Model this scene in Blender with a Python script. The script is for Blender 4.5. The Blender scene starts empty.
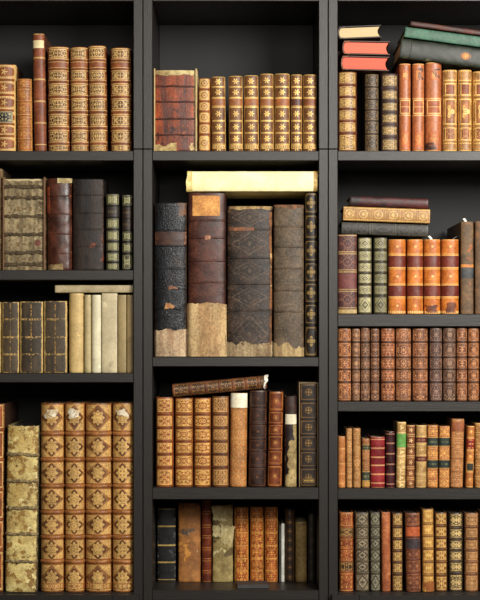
import bpy, math, random
from mathutils import Vector, Matrix, noise as mnoise
SC = bpy.context.scene
COL = SC.collection
S = 0.0022; D = 3.5; XV = 244.0; YV = 335.0
ZC = 2.02 - (YV - 149) * S; XC = (XV - 240) * S
def px(p, d=0.0): return XC + (p - XV) * S * (D + d) / D
def pz(p, d=0.0): return ZC - (p - YV) * S * (D + d) / D
def lin(c):
    c = [255*1.03*(max(0, v)/255)**1.18 for v in c]
    return tuple(((v/255)/12.92 if v/255 <= .04045 else ((v/255+.055)/1.055)**2.4) for v in c) + (1,)

# ------------------------------------------------------------------ materials
class NB:
    def __init__(s, name):
        s.mat = bpy.data.materials.new(name); s.mat.use_nodes = True
        s.t = s.mat.node_tree; s.t.nodes.clear()
        s.out = s.n('ShaderNodeOutputMaterial'); s.b = s.n('ShaderNodeBsdfPrincipled')
        s.t.links.new(s.b.outputs[0], s.out.inputs[0])
    def n(s, k, **kw):
        o = s.t.nodes.new(k)
        for a, v in kw.items(): setattr(o, a, v)
        return o
    def put(s, sock, v):
        if isinstance(v, bpy.types.NodeSocket): s.t.links.new(v, sock)
        else: sock.default_value = v
    def m(s, op, a, b=None, c=None, clamp=False):
        o = s.n('ShaderNodeMath', operation=op); o.use_clamp = clamp
        s.put(o.inputs[0], a)
        if b is not None: s.put(o.inputs[1], b)
        if c is not None: s.put(o.inputs[2], c)
        return o.outputs[0]
    def mix(s, f, a, b):
        o = s.n('ShaderNodeMix', data_type='RGBA')
        s.put(o.inputs[0], f); s.put(o.inputs[6], a); s.put(o.inputs[7], b)
        return o.outputs[2]
    def obj(s, seed=0, sc=(1, 1, 1)):
        c = s.n('ShaderNodeTexCoord'); mp = s.n('ShaderNodeMapping')
        s.t.links.new(c.outputs['Object'], mp.inputs[0])
        mp.inputs['Location'].default_value = (seed*1.37, seed*.71, seed*2.13)
        mp.inputs['Scale'].default_value = sc
        return mp.outputs[0]
    def noise(s, vec, scale, detail=3, rough=.6):
        o = s.n('ShaderNodeTexNoise'); s.put(o.inputs['Vector'], vec)
        o.inputs['Scale'].default_value = scale; o.inputs['Detail'].default_value = detail
        o.inputs['Roughness'].default_value = rough
        return o.outputs['Fac']
    def ramp(s, f, lo, hi):
        o = s.n('ShaderNodeMapRange'); o.interpolation_type = 'SMOOTHSTEP'
        s.put(o.inputs[0], f); o.inputs[1].default_value = lo; o.inputs[2].default_value = hi
        return o.outputs[0]
    def bump(s, h, st, dist=.001):
        o = s.n('ShaderNodeBump'); o.inputs['Strength'].default_value = st
        o.inputs['Distance'].default_value = dist
        s.put(o.inputs['Height'], h); s.t.links.new(o.outputs[0], s.b.inputs['Normal'])

def setup_uv(n):
    a = n.n('ShaderNodeUVMap', uv_map='nrm'); b = n.n('ShaderNodeUVMap', uv_map='pan')
    sa = n.n('ShaderNodeSeparateXYZ'); sb = n.n('ShaderNodeSeparateXYZ')
    n.t.links.new(a.outputs[0], sa.inputs[0]); n.t.links.new(b.outputs[0], sb.inputs[0])
    n.X, n.Y = sa.outputs[0], sa.outputs[1]; n.x, n.y = sb.outputs[0], sb.outputs[1]
    n.aX, n.aY = n.m('ABSOLUTE', n.X), n.m('ABSOLUTE', n.Y)
    n.ax, n.ay = n.m('ABSOLUTE', n.x), n.m('ABSOLUTE', n.y)

def mask(n, p, seed):
    k = p[0]; m = n.m
    inside = m('LESS_THAN', n.aY, 1.0)
    if k == 'rules':                                  # gilt rules across the panel
        return m('LESS_THAN', m('ABSOLUTE', m('SUBTRACT', n.aY, p[1])), p[2])
    if k == 'rulecm':                                 # a rule at a height (cm) from the panel centre
        return m('MULTIPLY', inside, m('LESS_THAN', m('ABSOLUTE', m('SUBTRACT', n.y, p[1])), p[2]))
    if k == 'frame':
        return m('MULTIPLY', inside, m('LESS_THAN', m('ABSOLUTE', m('SUBTRACT', m('MAXIMUM', n.aX, n.aY), p[1])), p[2]))
    if k == 'rect':
        return m('MULTIPLY', m('LESS_THAN', n.aX, p[1]), m('LESS_THAN', n.aY, p[2]))
    if k == 'loz':
        return m('MULTIPLY', inside, m('LESS_THAN', m('ABSOLUTE', m('SUBTRACT', m('ADD', n.aX, n.aY), p[1])), p[2]))
    if k == 'lozfill':
        return m('LESS_THAN', m('ADD', n.aX, n.aY), p[1])
    if k == 'corners':
        return m('MULTIPLY', m('GREATER_THAN', m('ADD', n.aX, n.aY), p[1]), m('LESS_THAN', m('MAXIMUM', n.aX, n.aY), p[2]))
    if k in ('star', 'ring', 'ell'):
        X, Y = n.x, m('MULTIPLY', n.y, p[4] if len(p) > 4 else 1.0)
        r = m('SQRT', m('ADD', m('MULTIPLY', X, X), m('MULTIPLY', Y, Y)))
        if k == 'ring':
            return m('MULTIPLY', inside, m('LESS_THAN', m('ABSOLUTE', m('SUBTRACT', r, p[1])), p[2]))
        th = m('ARCTAN2', Y, X)
        rad = m('MULTIPLY_ADD', m('COSINE', m('MULTIPLY', th, float(p[1]))), p[2]*p[3], p[2]*(1-p[3]))
        return m('MULTIPLY', inside, m('LESS_THAN', r, rad))
    if k == 'dense':                                  # mirrored arabesque inside a rectangle
        c = n.n('ShaderNodeCombineXYZ'); n.put(c.inputs[0], n.ax); n.put(c.inputs[1], n.ay if len(p) < 6 else n.y)
        c.inputs[2].default_value = seed*.37 % 7
        f = n.noise(c.outputs[0], p[1], 1.5, .5)
        return m('MULTIPLY', m('GREATER_THAN', f, p[2]), m('MULTIPLY', m('LESS_THAN', n.aX, p[3]), m('LESS_THAN', n.aY, p[4])))
    if k == 'dots':                                   # beaded line at |Y|=p1
        return m('MULTIPLY', m('LESS_THAN', m('ABSOLUTE', m('SUBTRACT', n.aY, p[1])), p[2]),
                 m('GREATER_THAN', m('SINE', m('MULTIPLY', n.x, p[3])), 0.0))
    if k == 'vdots':                                  # row of small ornaments along the spine length
        return m('MULTIPLY', m('LESS_THAN', n.aX, p[1]), m('GREATER_THAN', m('SINE', m('MULTIPLY', n.y, p[2])), p[3]))
    if k == 'vline':
        return m('MULTIPLY', inside, m('LESS_THAN', m('ABSOLUTE', m('SUBTRACT', n.aX, p[1])), p[2]))
    if k == 'text':                                   # worn illegible title lines
        rows = m('LESS_THAN', m('ABSOLUTE', m('SUBTRACT', m('FRACT', m('MULTIPLY_ADD', n.Y, p[1]*.5, .5)), .5)), .22)
        c = n.n('ShaderNodeCombineXYZ'); n.put(c.inputs[0], m('MULTIPLY', n.x, 7.0))
        n.put(c.inputs[1], m('FLOOR', m('MULTIPLY_ADD', n.Y, p[1]*.5, .5))); c.inputs[2].default_value = seed
        f = n.noise(c.outputs[0], 1.0, 1)
        return m('MULTIPLY', m('MULTIPLY', rows, m('GREATER_THAN', f, .5)), m('MULTIPLY', m('LESS_THAN', n.aX, .7), m('LESS_THAN', n.aY, .8)))
    raise ValueError(k)

GOLD = (214, 182, 112)
_cnt = [0]
def leather(c, c2=None, layers=(), wear=None, wearamt=.35, rough=.48, streak=0, gw=.36, crack=0, var=40, seed=None,
            spots=None, dirt=.32, bump=.25, uv=True, edge=None):
    """tooled leather / vellum / cloth.  layers: (pattern, colour[, metallic])"""
    _cnt[0] += 1; seed = _cnt[0]*3.1 if seed is None else seed
    n = NB('leather_%d' % _cnt[0])
    c2 = c2 or tuple(v*.72 for v in c)
    n.b.inputs['Specular IOR Level'].default_value = .36
    if sum(c) > 560: dirt *= .42
    v = n.obj(seed, (1, 1, .12) if streak else (1, 1, 1))
    v0 = n.obj(seed)
    f1 = n.noise(v, var, 4, .65); f2 = n.noise(v, 330 if not streak else 500, 3, .7)
    col = n.mix(n.ramp(f1, .36, .66), lin(c2), lin(c))
    col = n.mix(n.m('MULTIPLY', n.ramp(f2, .5, .72), .35), col, lin(tuple(v*.6 for v in c)))
    if spots:                                         # mottled stains: (colour, scale, threshold)
        for sc_, (scol, sca, thr) in enumerate(spots):
            fs = n.noise(n.obj(seed+5+sc_*3), sca, 4, .6)
            col = n.mix(n.ramp(fs, thr, thr+.07), col, lin(scol))
    met = None
    if uv: setup_uv(n)
    if uv and layers:
        wn = n.noise(v0, 260, 3, .7)
        big = n.noise(n.obj(seed+2), 45, 3, .6)
        w = n.m('MULTIPLY', n.ramp(n.m('MULTIPLY_ADD', big, .3, wn), gw+.06, gw+.16), n.m('MULTIPLY_ADD', n.ramp(big, .3, .7), .2, .8))
        for L in layers:
            mk = n.m('MULTIPLY', mask(n, L[0], seed), w)
            col = n.mix(mk, col, lin(L[1]))
            if len(L) > 2:
                mm = n.m('MULTIPLY', mk, L[2]); met = mm if met is None else n.m('MAXIMUM', met, mm)
    if wear:
        fw = n.noise(n.obj(seed+9), 120, 5, .75)
        if uv:
            e = n.m('MULTIPLY_ADD', n.ramp(n.aX, .72, 1.0), .16, fw)
        else: e = fw
        col = n.mix(n.m('MULTIPLY', n.ramp(e, .74-wearamt*.4, .84-wearamt*.4), .8), col, lin(wear))
    if edge and uv:                                   # worn joints along the spine edges: (colour, start)
        fe = n.noise(n.obj(seed+4), 90, 3, .7)
        col = n.mix(n.ramp(n.m('MULTIPLY_ADD', fe, .25, n.aX), edge[1]+.1, edge[1]+.18), col, lin(edge[0]))
    g1 = n.ramp(n.noise(n.obj(seed+1), 22, 4, .6), .3, .7); g2 = n.ramp(n.noise(n.obj(seed+6), 190, 4, .75), .33, .67)
    tone = n.m('MULTIPLY_ADD', g1, dirt*.8, n.m('MULTIPLY_ADD', g2, dirt*1.3, 1.06-dirt*1.4))   # handling marks and soiling
    vm = n.n('ShaderNodeVectorMath', operation='SCALE'); n.put(vm.inputs[0], col); n.put(vm.inputs['Scale'], tone); col = vm.outputs[0]
    n.put(n.b.inputs['Base Color'], col)
    if met is not None: n.put(n.b.inputs['Metallic'], met)
    rr = n.m('MULTIPLY_ADD', f1, .3, rough-.15)
    n.put(n.b.inputs['Roughness'], rr)
    hb = n.m('ADD', f2, n.m('MULTIPLY', f1, 1.2))
    if crack:
        vo = n.n('ShaderNodeTexVoronoi', feature='DISTANCE_TO_EDGE'); n.put(vo.inputs['Vector'], n.obj(seed, (1, 1, .5)))
        vo.inputs['Scale'].default_value = 260
        ck = n.ramp(vo.outputs[0], 0, .12)
        hb = n.m('MULTIPLY_ADD', ck, crack, hb)
    n.bump(hb, bump)
    return n.mat

_plain = {}
def plain(c, rough=.6, sc=60, var=.75, streak=None, key=None, bump=.15):
    k = (tuple(c), rough, sc, var, streak, key)
    if k in _plain: return _plain[k]
    n = NB('surface_%d' % len(_plain))
    v = n.obj(len(_plain)*1.7, streak or (1, 1, 1))
    f = n.noise(v, sc, 4, .65)
    n.put(n.b.inputs['Base Color'], n.mix(f, lin(tuple(x*var for x in c)), lin(tuple(min(255, x*1.1) for x in c))))
    n.b.inputs['Roughness'].default_value = rough
    n.bump(f, bump)
    _plain[k] = n.mat
    return n.mat
def pages(c):
    return plain(c, .85, 9, .72, (260, 1.2, 1.2), 'pages', .3)
def wood(axis):
    sc = {'z': (1, 1, .06), 'x': (.06, 1, 1)}[axis]
    return plain((47, 42, 38), .42, 420, .45, sc, 'wood'+axis, .3)

# ------------------------------------------------------------------ objects
def tag(o, label=None, cat=None, group=None, kind=None):
    if label: o['label'] = label
    if cat: o['category'] = cat
    if group: o['group'] = group
    if kind: o['kind'] = kind
    return o
def empty(name, loc, rot=(0, 0, 0)):
    o = bpy.data.objects.new(name, None); COL.objects.link(o)
    o.location = loc; o.rotation_euler = rot; o.empty_display_size = .02
    return o
def link(name, vs, fs, mat, parent=None, uv=None, smooth=True, angle=.7):
    me = bpy.data.meshes.new(name); me.from_pydata(vs, [], fs)
    if uv:
        for nm, arr in uv.items():
            l = me.uv_layers.new(name=nm)
            l.data.foreach_set('uv', [q for a in arr for q in a])
    me.materials.append(mat)
    if smooth:
        me.polygons.foreach_set('use_smooth', [True]*len(me.polygons))
        me.set_sharp_from_angle(angle=angle)
    me.validate(); me.update()
    o = bpy.data.objects.new(name, me); COL.objects.link(o)
    if parent: o.parent = parent
    return o
def boxes(name, bl, mat, parent=None, bev=.0012):
    """bl: (x0,x1,y0,y1,z0,z1) with chamfered edges"""
    vs, fs = [], []
    for (x0, x1, y0, y1, z0, z1) in bl:
        b = min(bev, (x1-x0)*.3, (y1-y0)*.3, (z1-z0)*.3)
        base = len(vs); idx = {}
        c = ((x0, x1), (y0, y1), (z0, z1))
        for sx in (0, 1):
            for sy in (0, 1):
                for sz in (0, 1):
                    s = (sx, sy, sz)
                    for ax in range(3):
                        p = [c[i][s[i]] + (0 if i == ax else (b if s[i] == 0 else -b)) for i in range(3)]
                        idx[(s, ax)] = len(vs); vs.append(tuple(p))
        for ax in range(3):
            u, w = (ax+1) % 3, (ax+2) % 3
            for sd in (0, 1):
                q = []
                for (a, bb) in ((0, 0), (1, 0), (1, 1), (0, 1)):
                    s = [0]*3; s[ax] = sd; s[u] = a; s[w] = bb; q.append(idx[(tuple(s), ax)])
                fs.append(q if sd else q[::-1])
            for a in (0, 1):                           # edges parallel to ax
                for bb in (0, 1):
                    s0 = [0]*3; s1 = [0]*3; s0[u] = s1[u] = a; s0[w] = s1[w] = bb; s1[ax] = 1
                    q = [idx[(tuple(s0), u)], idx[(tuple(s1), u)], idx[(tuple(s1), w)], idx[(tuple(s0), w)]]
                    fs.append(q if a == bb else q[::-1])
        for k in range(8):
            s = (k & 1, k >> 1 & 1, k >> 2 & 1)
            q = [idx[(s, 0)], idx[(s, 1)], idx[(s, 2)]]
            fs.append(q if sum(s) % 2 else q[::-1])
    return link(name, vs, fs, mat, parent, smooth=False)

class Shape:
    """outline of one book in its own frame: spine towards -y, standing along z"""
    def __init__(s, w, h, dep, bul, seed, geo, pw=2.3):
        s.w, s.h, s.dep, s.b, s.seed, s.geo, s.pw = w, h, dep, bul, seed, geo, pw
        s.W = w/2
    def arc(s, u, off=0):
        u = max(-1, min(1, u)); p = s.pw
        y = s.b*(1-(1-abs(u)**p)**(1/p))
        # outward normal of the arc
        e = 1e-3; ua, ub = max(-1, u-e), min(1, u+e)
        ya = s.b*(1-(1-abs(ua)**p)**(1/p)); yb = s.b*(1-(1-abs(ub)**p)**(1/p))
        t = Vector((s.W*(ub-ua), yb-ya, 0)).normalized()
        return Vector((s.W*u, y, 0)) + Vector((t.y, -t.x, 0))*off
    def jig(s, x, z, f=70):
        return mnoise.noise(Vector((x*f+s.seed, z*f, s.seed*1.7)))
US = [-1, -.995, -.97, -.92, -.84, -.72, -.58, -.42, -.26, -.1, .1, .26, .42, .58, .72, .84, .92, .97, .995, 1]

def mk_spine(sh, panels, mat, par, drop=0, rag=0, ragb=0):
    zs = set([0, .0012, sh.h-.0012, sh.h])
    k = max(8, int(sh.h/.005))
    zs |= set(sh.h*i/k for i in range(k+1))
    for a, b in panels: zs |= {a, b}
    zs = sorted(zs); z2 = [zs[0]]
    for z in zs[1:]:
        if z-z2[-1] > .0005: z2.append(z)
    zs = z2; nz = len(zs)
    wrap = [(-sh.W, sh.b+.010), (-sh.W+.0003, sh.b+.005), (-sh.W+.0007, sh.b+.0025)]
    cols = [Vector((x, y, 0)) for x, y in wrap]; nrm = [Vector((-1, 0, 0))]*3; us = [-1.02]*3
    for u in US:
        p = sh.arc(u); cols.append(p); nrm.append((sh.arc(u, 1)-p)); us.append(u)
    for x, y in wrap[::-1]: cols.append(Vector((-x, y, 0))); nrm.append(Vector((1, 0, 0))); us.append(1.02)
    nc = len(cols); vs = []
    for j, z in enumerate(zs):
        for i in range(nc):
            g = sh.jig(cols[i].x+cols[i].y, z)*sh.geo
            if j in (0, nz-1): g -= .0006
            p = cols[i] + nrm[i]*g
            zz = z*(sh.h-drop*(1-abs(us[i])**8))/sh.h if drop else z
            if rag and z > sh.h-.012: zz -= rag*abs(mnoise.noise(Vector((p.x*160, sh.seed, 3))))*(z-sh.h+.012)/.012
            if ragb and z < .012: zz += ragb*abs(mnoise.noise(Vector((p.x*160, sh.seed, 9))))*(.012-z)/.012
            vs.append((p.x, p.y, zz))
    fs, un, up = [], [], []
    for j in range(nz-1):
        zm = (zs[j]+zs[j+1])/2; pc = None
        for a, b in panels:
            if a-1e-6 <= zm <= b+1e-6: pc = ((a+b)/2, (b-a)/2); break
        for i in range(nc-1):
            fs.append((j*nc+i, j*nc+i+1, (j+1)*nc+i+1, (j+1)*nc+i))
            for (ii, jj) in ((i, j), (i+1, j), (i+1, j+1), (i, j+1)):
                X = us[ii]; z = zs[jj]
                if pc: un.append((X, (z-pc[0])/pc[1])); up.append((X*sh.W*100, (z-pc[0])*100))
                else: un.append((X, 3)); up.append((X*sh.W*100, 50))
    th = .0022
    base = len(vs)
    for j in (0, nz-1):
        for i in range(nc):
            q = Vector(vs[j*nc+i]); p = q - nrm[i]*th; vs.append((p.x, p.y, q.z))
    def extra(f, X=0):
        fs.append(f)
        for _ in f: un.append((X, 3)); up.append((0, 50))
    t = (nz-1)*nc
    for i in range(nc-1):
        extra((t+i, t+i+1, base+nc+i+1, base+nc+i)); extra((i+1, i, base+i, base+i+1))
        extra((base+i+1, base+i, base+nc+i, base+nc+i+1))
    for i in (0, nc-1):
        ring = [j*nc+i for j in range(nz)]
        extra(tuple(ring + [base+nc+i, base+i]))
    return link('spine', vs, fs, mat, par, {'nrm': un, 'pan': up})

def mk_band(sh, z, hw, ht, mat, par, rope=0):
    prof = [(-1, -.25), (-.8, .45), (-.4, .9), (0, 1), (.4, .9), (.8, .45), (1, -.25)]
    us = [-1.0+2*i/18 for i in range(19)]; us = [math.copysign(abs(u)**.7, u) for u in us]
    vs, fs, un, up = [], [], [], []; m = len(prof)
    for u in us:
        end = 1 if abs(u) < .97 else .45
        for a, b in prof:
            g = 1 + rope*sh.jig(u*sh.W*3, z+a*.002, 300)
            p = sh.arc(u, b*ht*end*g + sh.jig(sh.arc(u).x+sh.arc(u).y, z)*sh.geo)
            vs.append((p.x, p.y, z + a*hw*g + .0008*sh.jig(u*sh.W, z*3, 90)*(sh.geo/.0004)))
    n = len(us)
    for i in range(n-1):
        for k in range(m-1): fs.append((i*m+k, (i+1)*m+k, (i+1)*m+k+1, i*m+k+1))
        fs.append((i*m+m-1, (i+1)*m+m-1, (i+1)*m, i*m))
    fs.append(tuple(range(m))[::-1]); fs.append(tuple((n-1)*m+k for k in range(m)))
    for f in fs:
        for v in f: un.append((vs[v][0]/sh.W, 3)); up.append((vs[v][0]*100, 50))
    return link('raised_band', vs, fs, mat, par, {'nrm': un, 'pan': up})

def mk_patch(name, sh, z0, z1, u0, u1, mat, par, rag=(0, 0), side=0, off=.0006, outline=None, curl=0):
    """a piece of leather or paper lying on the spine, following its curve"""
    nu, nz = 22, 14; vs = []
    def P(i, j, o):
        a, b = i/nu, j/nz
        u = u0+(u1-u0)*a; lo = z0 + rag[0]*(1.3*mnoise.noise(Vector((u*sh.W*48, sh.seed, 1.3)))+.5*mnoise.noise(Vector((u*sh.W*230, sh.seed, 1.3))))
        hi = z1 + rag[1]*(1.3*mnoise.noise(Vector((u*sh.W*45, sh.seed, 7.7)))+.5*mnoise.noise(Vector((u*sh.W*230, sh.seed, 7.7))))
        z = lo+(hi-lo)*b
        if side: u += side*mnoise.noise(Vector((z*90, sh.seed+a, 4.4)))*(abs(a-.5)*2)
        if outline == 'disc':
            A, B = 2*a-1, 2*b-1; q = max(abs(A), abs(B))/max(1e-6, math.hypot(A, B))
            u = (u0+u1)/2+(u1-u0)/2*A*q; z = (z0+z1)/2+(z1-z0)/2*B*q
        o = o + curl*b**3
        p = sh.arc(u, o + sh.jig(sh.arc(u).x+sh.arc(u).y, z)*sh.geo); return (p.x, p.y, z, u)
    un_, fs, un, up = [], [], [], []; meta = []
    for j in range(nz+1):
        for i in range(nu+1):
            p = P(i, j, off); vs.append(p[:3]); meta.append((2*i/nu-1, 2*j/nz-1))
    W_ = nu+1
    for j in range(nz):
        for i in range(nu): fs.append((j*W_+i, j*W_+i+1, (j+1)*W_+i+1, (j+1)*W_+i))
    ring = [(i, 0) for i in range(nu)] + [(nu, j) for j in range(nz)] + [(i, nz) for i in range(nu, 0, -1)] + [(0, j) for j in range(nz, 0, -1)]
    b0 = len(vs)
    for (i, j) in ring: p = P(i, j, -.0004 if not curl else off-.0005); vs.append(p[:3]); meta.append((2*i/nu-1, 2*j/nz-1))
    R = len(ring)
    for k in range(R):
        k2 = (k+1) % R
        fs.append((ring[k][1]*W_+ring[k][0], b0+k, b0+k2, ring[k2][1]*W_+ring[k2][0]))
    zc = (z0+z1)/2
    for f in fs:
        for v in f: un.append(meta[v]); up.append((vs[v][0]*100, (vs[v][2]-zc)*100))
    return link(name, vs, fs, mat, par, {'nrm': un, 'pan': up})

def mk_board(sh, sgn, mat, par, extra=0, fwd=None, th=.003):
    y0 = sh.b+.004 if fwd is None else fwd
    x1 = sh.W-.0002; x0 = x1-th
    k = 8; vs, fs = [], []
    for j in range(k+1):
        z = (sh.h+extra)*j/k
        for (x, y) in ((x0, y0), (x1-.0006, y0), (x1, y0+.0008), (x1, sh.dep-.001), (x1-.0008, sh.dep), (x0, sh.dep)):
            dz = 0 if 0 < j < k else .0009*mnoise.noise(Vector((y*120, sh.seed, sgn*3+j)))
            vs.append((sgn*(x - abs(sh.jig(y, z, 40))*sh.geo*.5), y, z - (abs(dz) if j else -abs(dz))))
    for j in range(k):
        for i in range(6):
            f = (j*6+i, j*6+(i+1) % 6, (j+1)*6+(i+1) % 6, (j+1)*6+i); fs.append(f if sgn > 0 else f[::-1])
    bt = tuple(range(6)); tp = tuple(k*6+i for i in range(6))
    fs += [bt[::-1], tp] if sgn > 0 else [bt, tp[::-1]]
    return link('board', vs, fs, mat, par, smooth=True, angle=.5)

def mk_pages(sh, mat, par, sq=.0035):
    W = sh.W-.0034; n = 10; pts = []
    if W < .0008: W = sh.W*.6
    for i in range(n+1):
        u = -1+2*i/n; a = sh.arc(u*.96); pts.append((u*W, a.y+.0034))
    for i in range(n+1):
        u = 1-2*i/n; pts.append((u*W, sh.dep-sq-sh.b*.8*(1-u*u)))
    m = len(pts)
    vs = [(x, y, sq) for x, y in pts] + [(x, y, sh.h-sq-.0005+.0006*mnoise.noise(Vector((x*300, y*20, sh.seed)))) for x, y in pts]
    fs = [(i, (i+1) % m, m+(i+1) % m, m+i) for i in range(m)]
    for i in range(n):                                # caps as strips between spine side and fore edge
        a, b, c, d = i, i+1, m-2-i, m-1-i
        fs.append((d, c, b, a)); fs.append((m+a, m+b, m+c, m+d))
    return link('page_block', vs, fs, mat, par, angle=.6)

PAPER = (205, 188, 150)
_seed = [0]
def make_book(name, label, w, h, dep, loc, rot, sp, ys, st, bands=(), raised=True, hw=.0020, ht=.0013, bandmat=None, bul=None,
              labels=(), patches=(), board=None, page=PAPER, drop=0, rag=.0, ragb=0, geo=.0003, extra=0, fwd=None, group=None, rope=0, pw=2.05, bth=.003,
              splits=None):
    """ys converts a photograph row into height along the spine"""
    _seed[0] += 1
    r = empty(name, loc, rot); tag(r, label, 'book', group)
    sh = Shape(w, h, dep, w*.36 if bul is None else bul, _seed[0]*2.17, geo, pw)
    zb = sorted(ys(b) for b in bands); bw = hw if raised else .0002
    ed = [0] + [z for b in zb for z in (b-bw, b+bw)] + [h]
    panels = [(ed[i], ed[i+1]) for i in range(0, len(ed), 2) if ed[i+1]-ed[i] > .001]
    mat = leather(**st)
    mk_spine(sh, panels, mat, r, drop, rag, ragb)
    bc = board or tuple(v*.66 for v in st['c'])  # default boards darker than the spine: shade on the sides put into their colour
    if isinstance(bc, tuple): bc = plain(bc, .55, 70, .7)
    if drop or extra: pass
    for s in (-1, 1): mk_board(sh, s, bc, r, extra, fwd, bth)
    mk_pages(sh, pages(page), r)
    if raised:
        for z in zb: mk_band(sh, z, hw, ht, bandmat or mat, r, rope)
    for L in labels:                                  # (y_top, y_bottom, u0, u1, style, name)
        nm = L[5] if len(L) > 5 else 'title_label'
        o = mk_patch(nm, sh, ys(L[1]), ys(L[0]), L[2], L[3], L[4] if not isinstance(L[4], dict) else leather(**L[4]), r)
    for Pp in patches:                                # dict
        Pp = dict(Pp); nm = Pp.pop('name'); y0 = Pp.pop('y0'); y1 = Pp.pop('y1'); lb = Pp.pop('label', None)
        mt = Pp.pop('mat'); u = Pp.pop('u', (-1, 1))
        o = mk_patch(nm, sh, max(.0006, ys(y1)), min(h-.0003, ys(y0)), u[0], u[1], mt if not isinstance(mt, dict) else leather(**mt), r, **Pp)
        if lb: o['label'] = lb
    r['_sh'] = 0; del r['_sh']
    return r, sh

ROWS = {'L1': 150.8, 'L2': 270, 'L3': 373, 'L4': 592.8, 'C1': 150.8, 'C2': 357, 'C3': 487.5, 'C4': 590.5, 'R1': 150.8, 'R2': 314, 'R3': 401.5, 'R4': 488.3, 'R5': 592.8}
def book(row, x0, x1, top, label, st, name='leather_book', lean=0, rc=.012, dep=None, gap=.3, **kw):
    zs = pz(ROWS[row]); x0 += gap/2; x1 -= gap/2
    w = px(x1, rc)-px(x0, rc); ztop = pz(top, rc)
    h = ztop-zs-.0006
    dx = lean*S; a = math.atan2(dx, h); h = h/math.cos(a) - (abs(math.tan(a))*w*.5)
    dep = dep or max(.085, min(.235, h*.70))
    dep = min(dep, .272-rc)
    loc = (px((x0+x1)/2, rc), rc, zs+.0004+abs(math.sin(a))*w/2)
    ys = lambda y: (pz(y, rc)-zs)/math.cos(a)
    return make_book(name, label, w, h, dep, loc, (0, a, 0), 'z', ys, st, **kw)
def lying(xl, xr, yl0, yl1, tilt, label, st, rc=.012, dep=.13, name='leather_book', flip=False, **kw):
    """lying with the spine to the viewer; (yl0,yl1): top and bottom rows at the left end; tilt in degrees, right end down"""
    w = (pz(yl0, rc)-pz(yl1, rc))*math.cos(math.radians(tilt)); L = (px(xr, rc)-px(xl, rc))/math.cos(math.radians(tilt))
    loc = (px(xl, rc), rc, (pz(yl0, rc)+pz(yl1, rc))/2)
    ys = lambda x: (px(x, rc)-px(xl, rc))/math.cos(math.radians(tilt))
    return make_book(name, label, w, L, dep, loc, (0, math.pi/2+math.radians(tilt), 0), 'x', ys, st, **kw)
def lying_head(xl, xr, yl0, yl1, tilt, depth, label, st, rc=.012, name='leather_book', **kw):
    """lying with the head edge to the viewer and the spine to the left"""
    w = pz(yl0, rc)-pz(yl1, rc); dep = px(xr, rc)-px(xl, rc)
    M = Matrix(((0, 1, 0), (0, 0, -1), (-1, 0, 0)))
    M = Matrix.Rotation(math.radians(tilt), 3, 'Y') @ M
    loc = (px(xl, rc), rc+depth, (pz(yl0, rc)+pz(yl1, rc))/2)
    return make_book(name, label, w, depth, dep, loc, M.to_euler(), 'y', lambda v: v, st, **kw)
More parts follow.
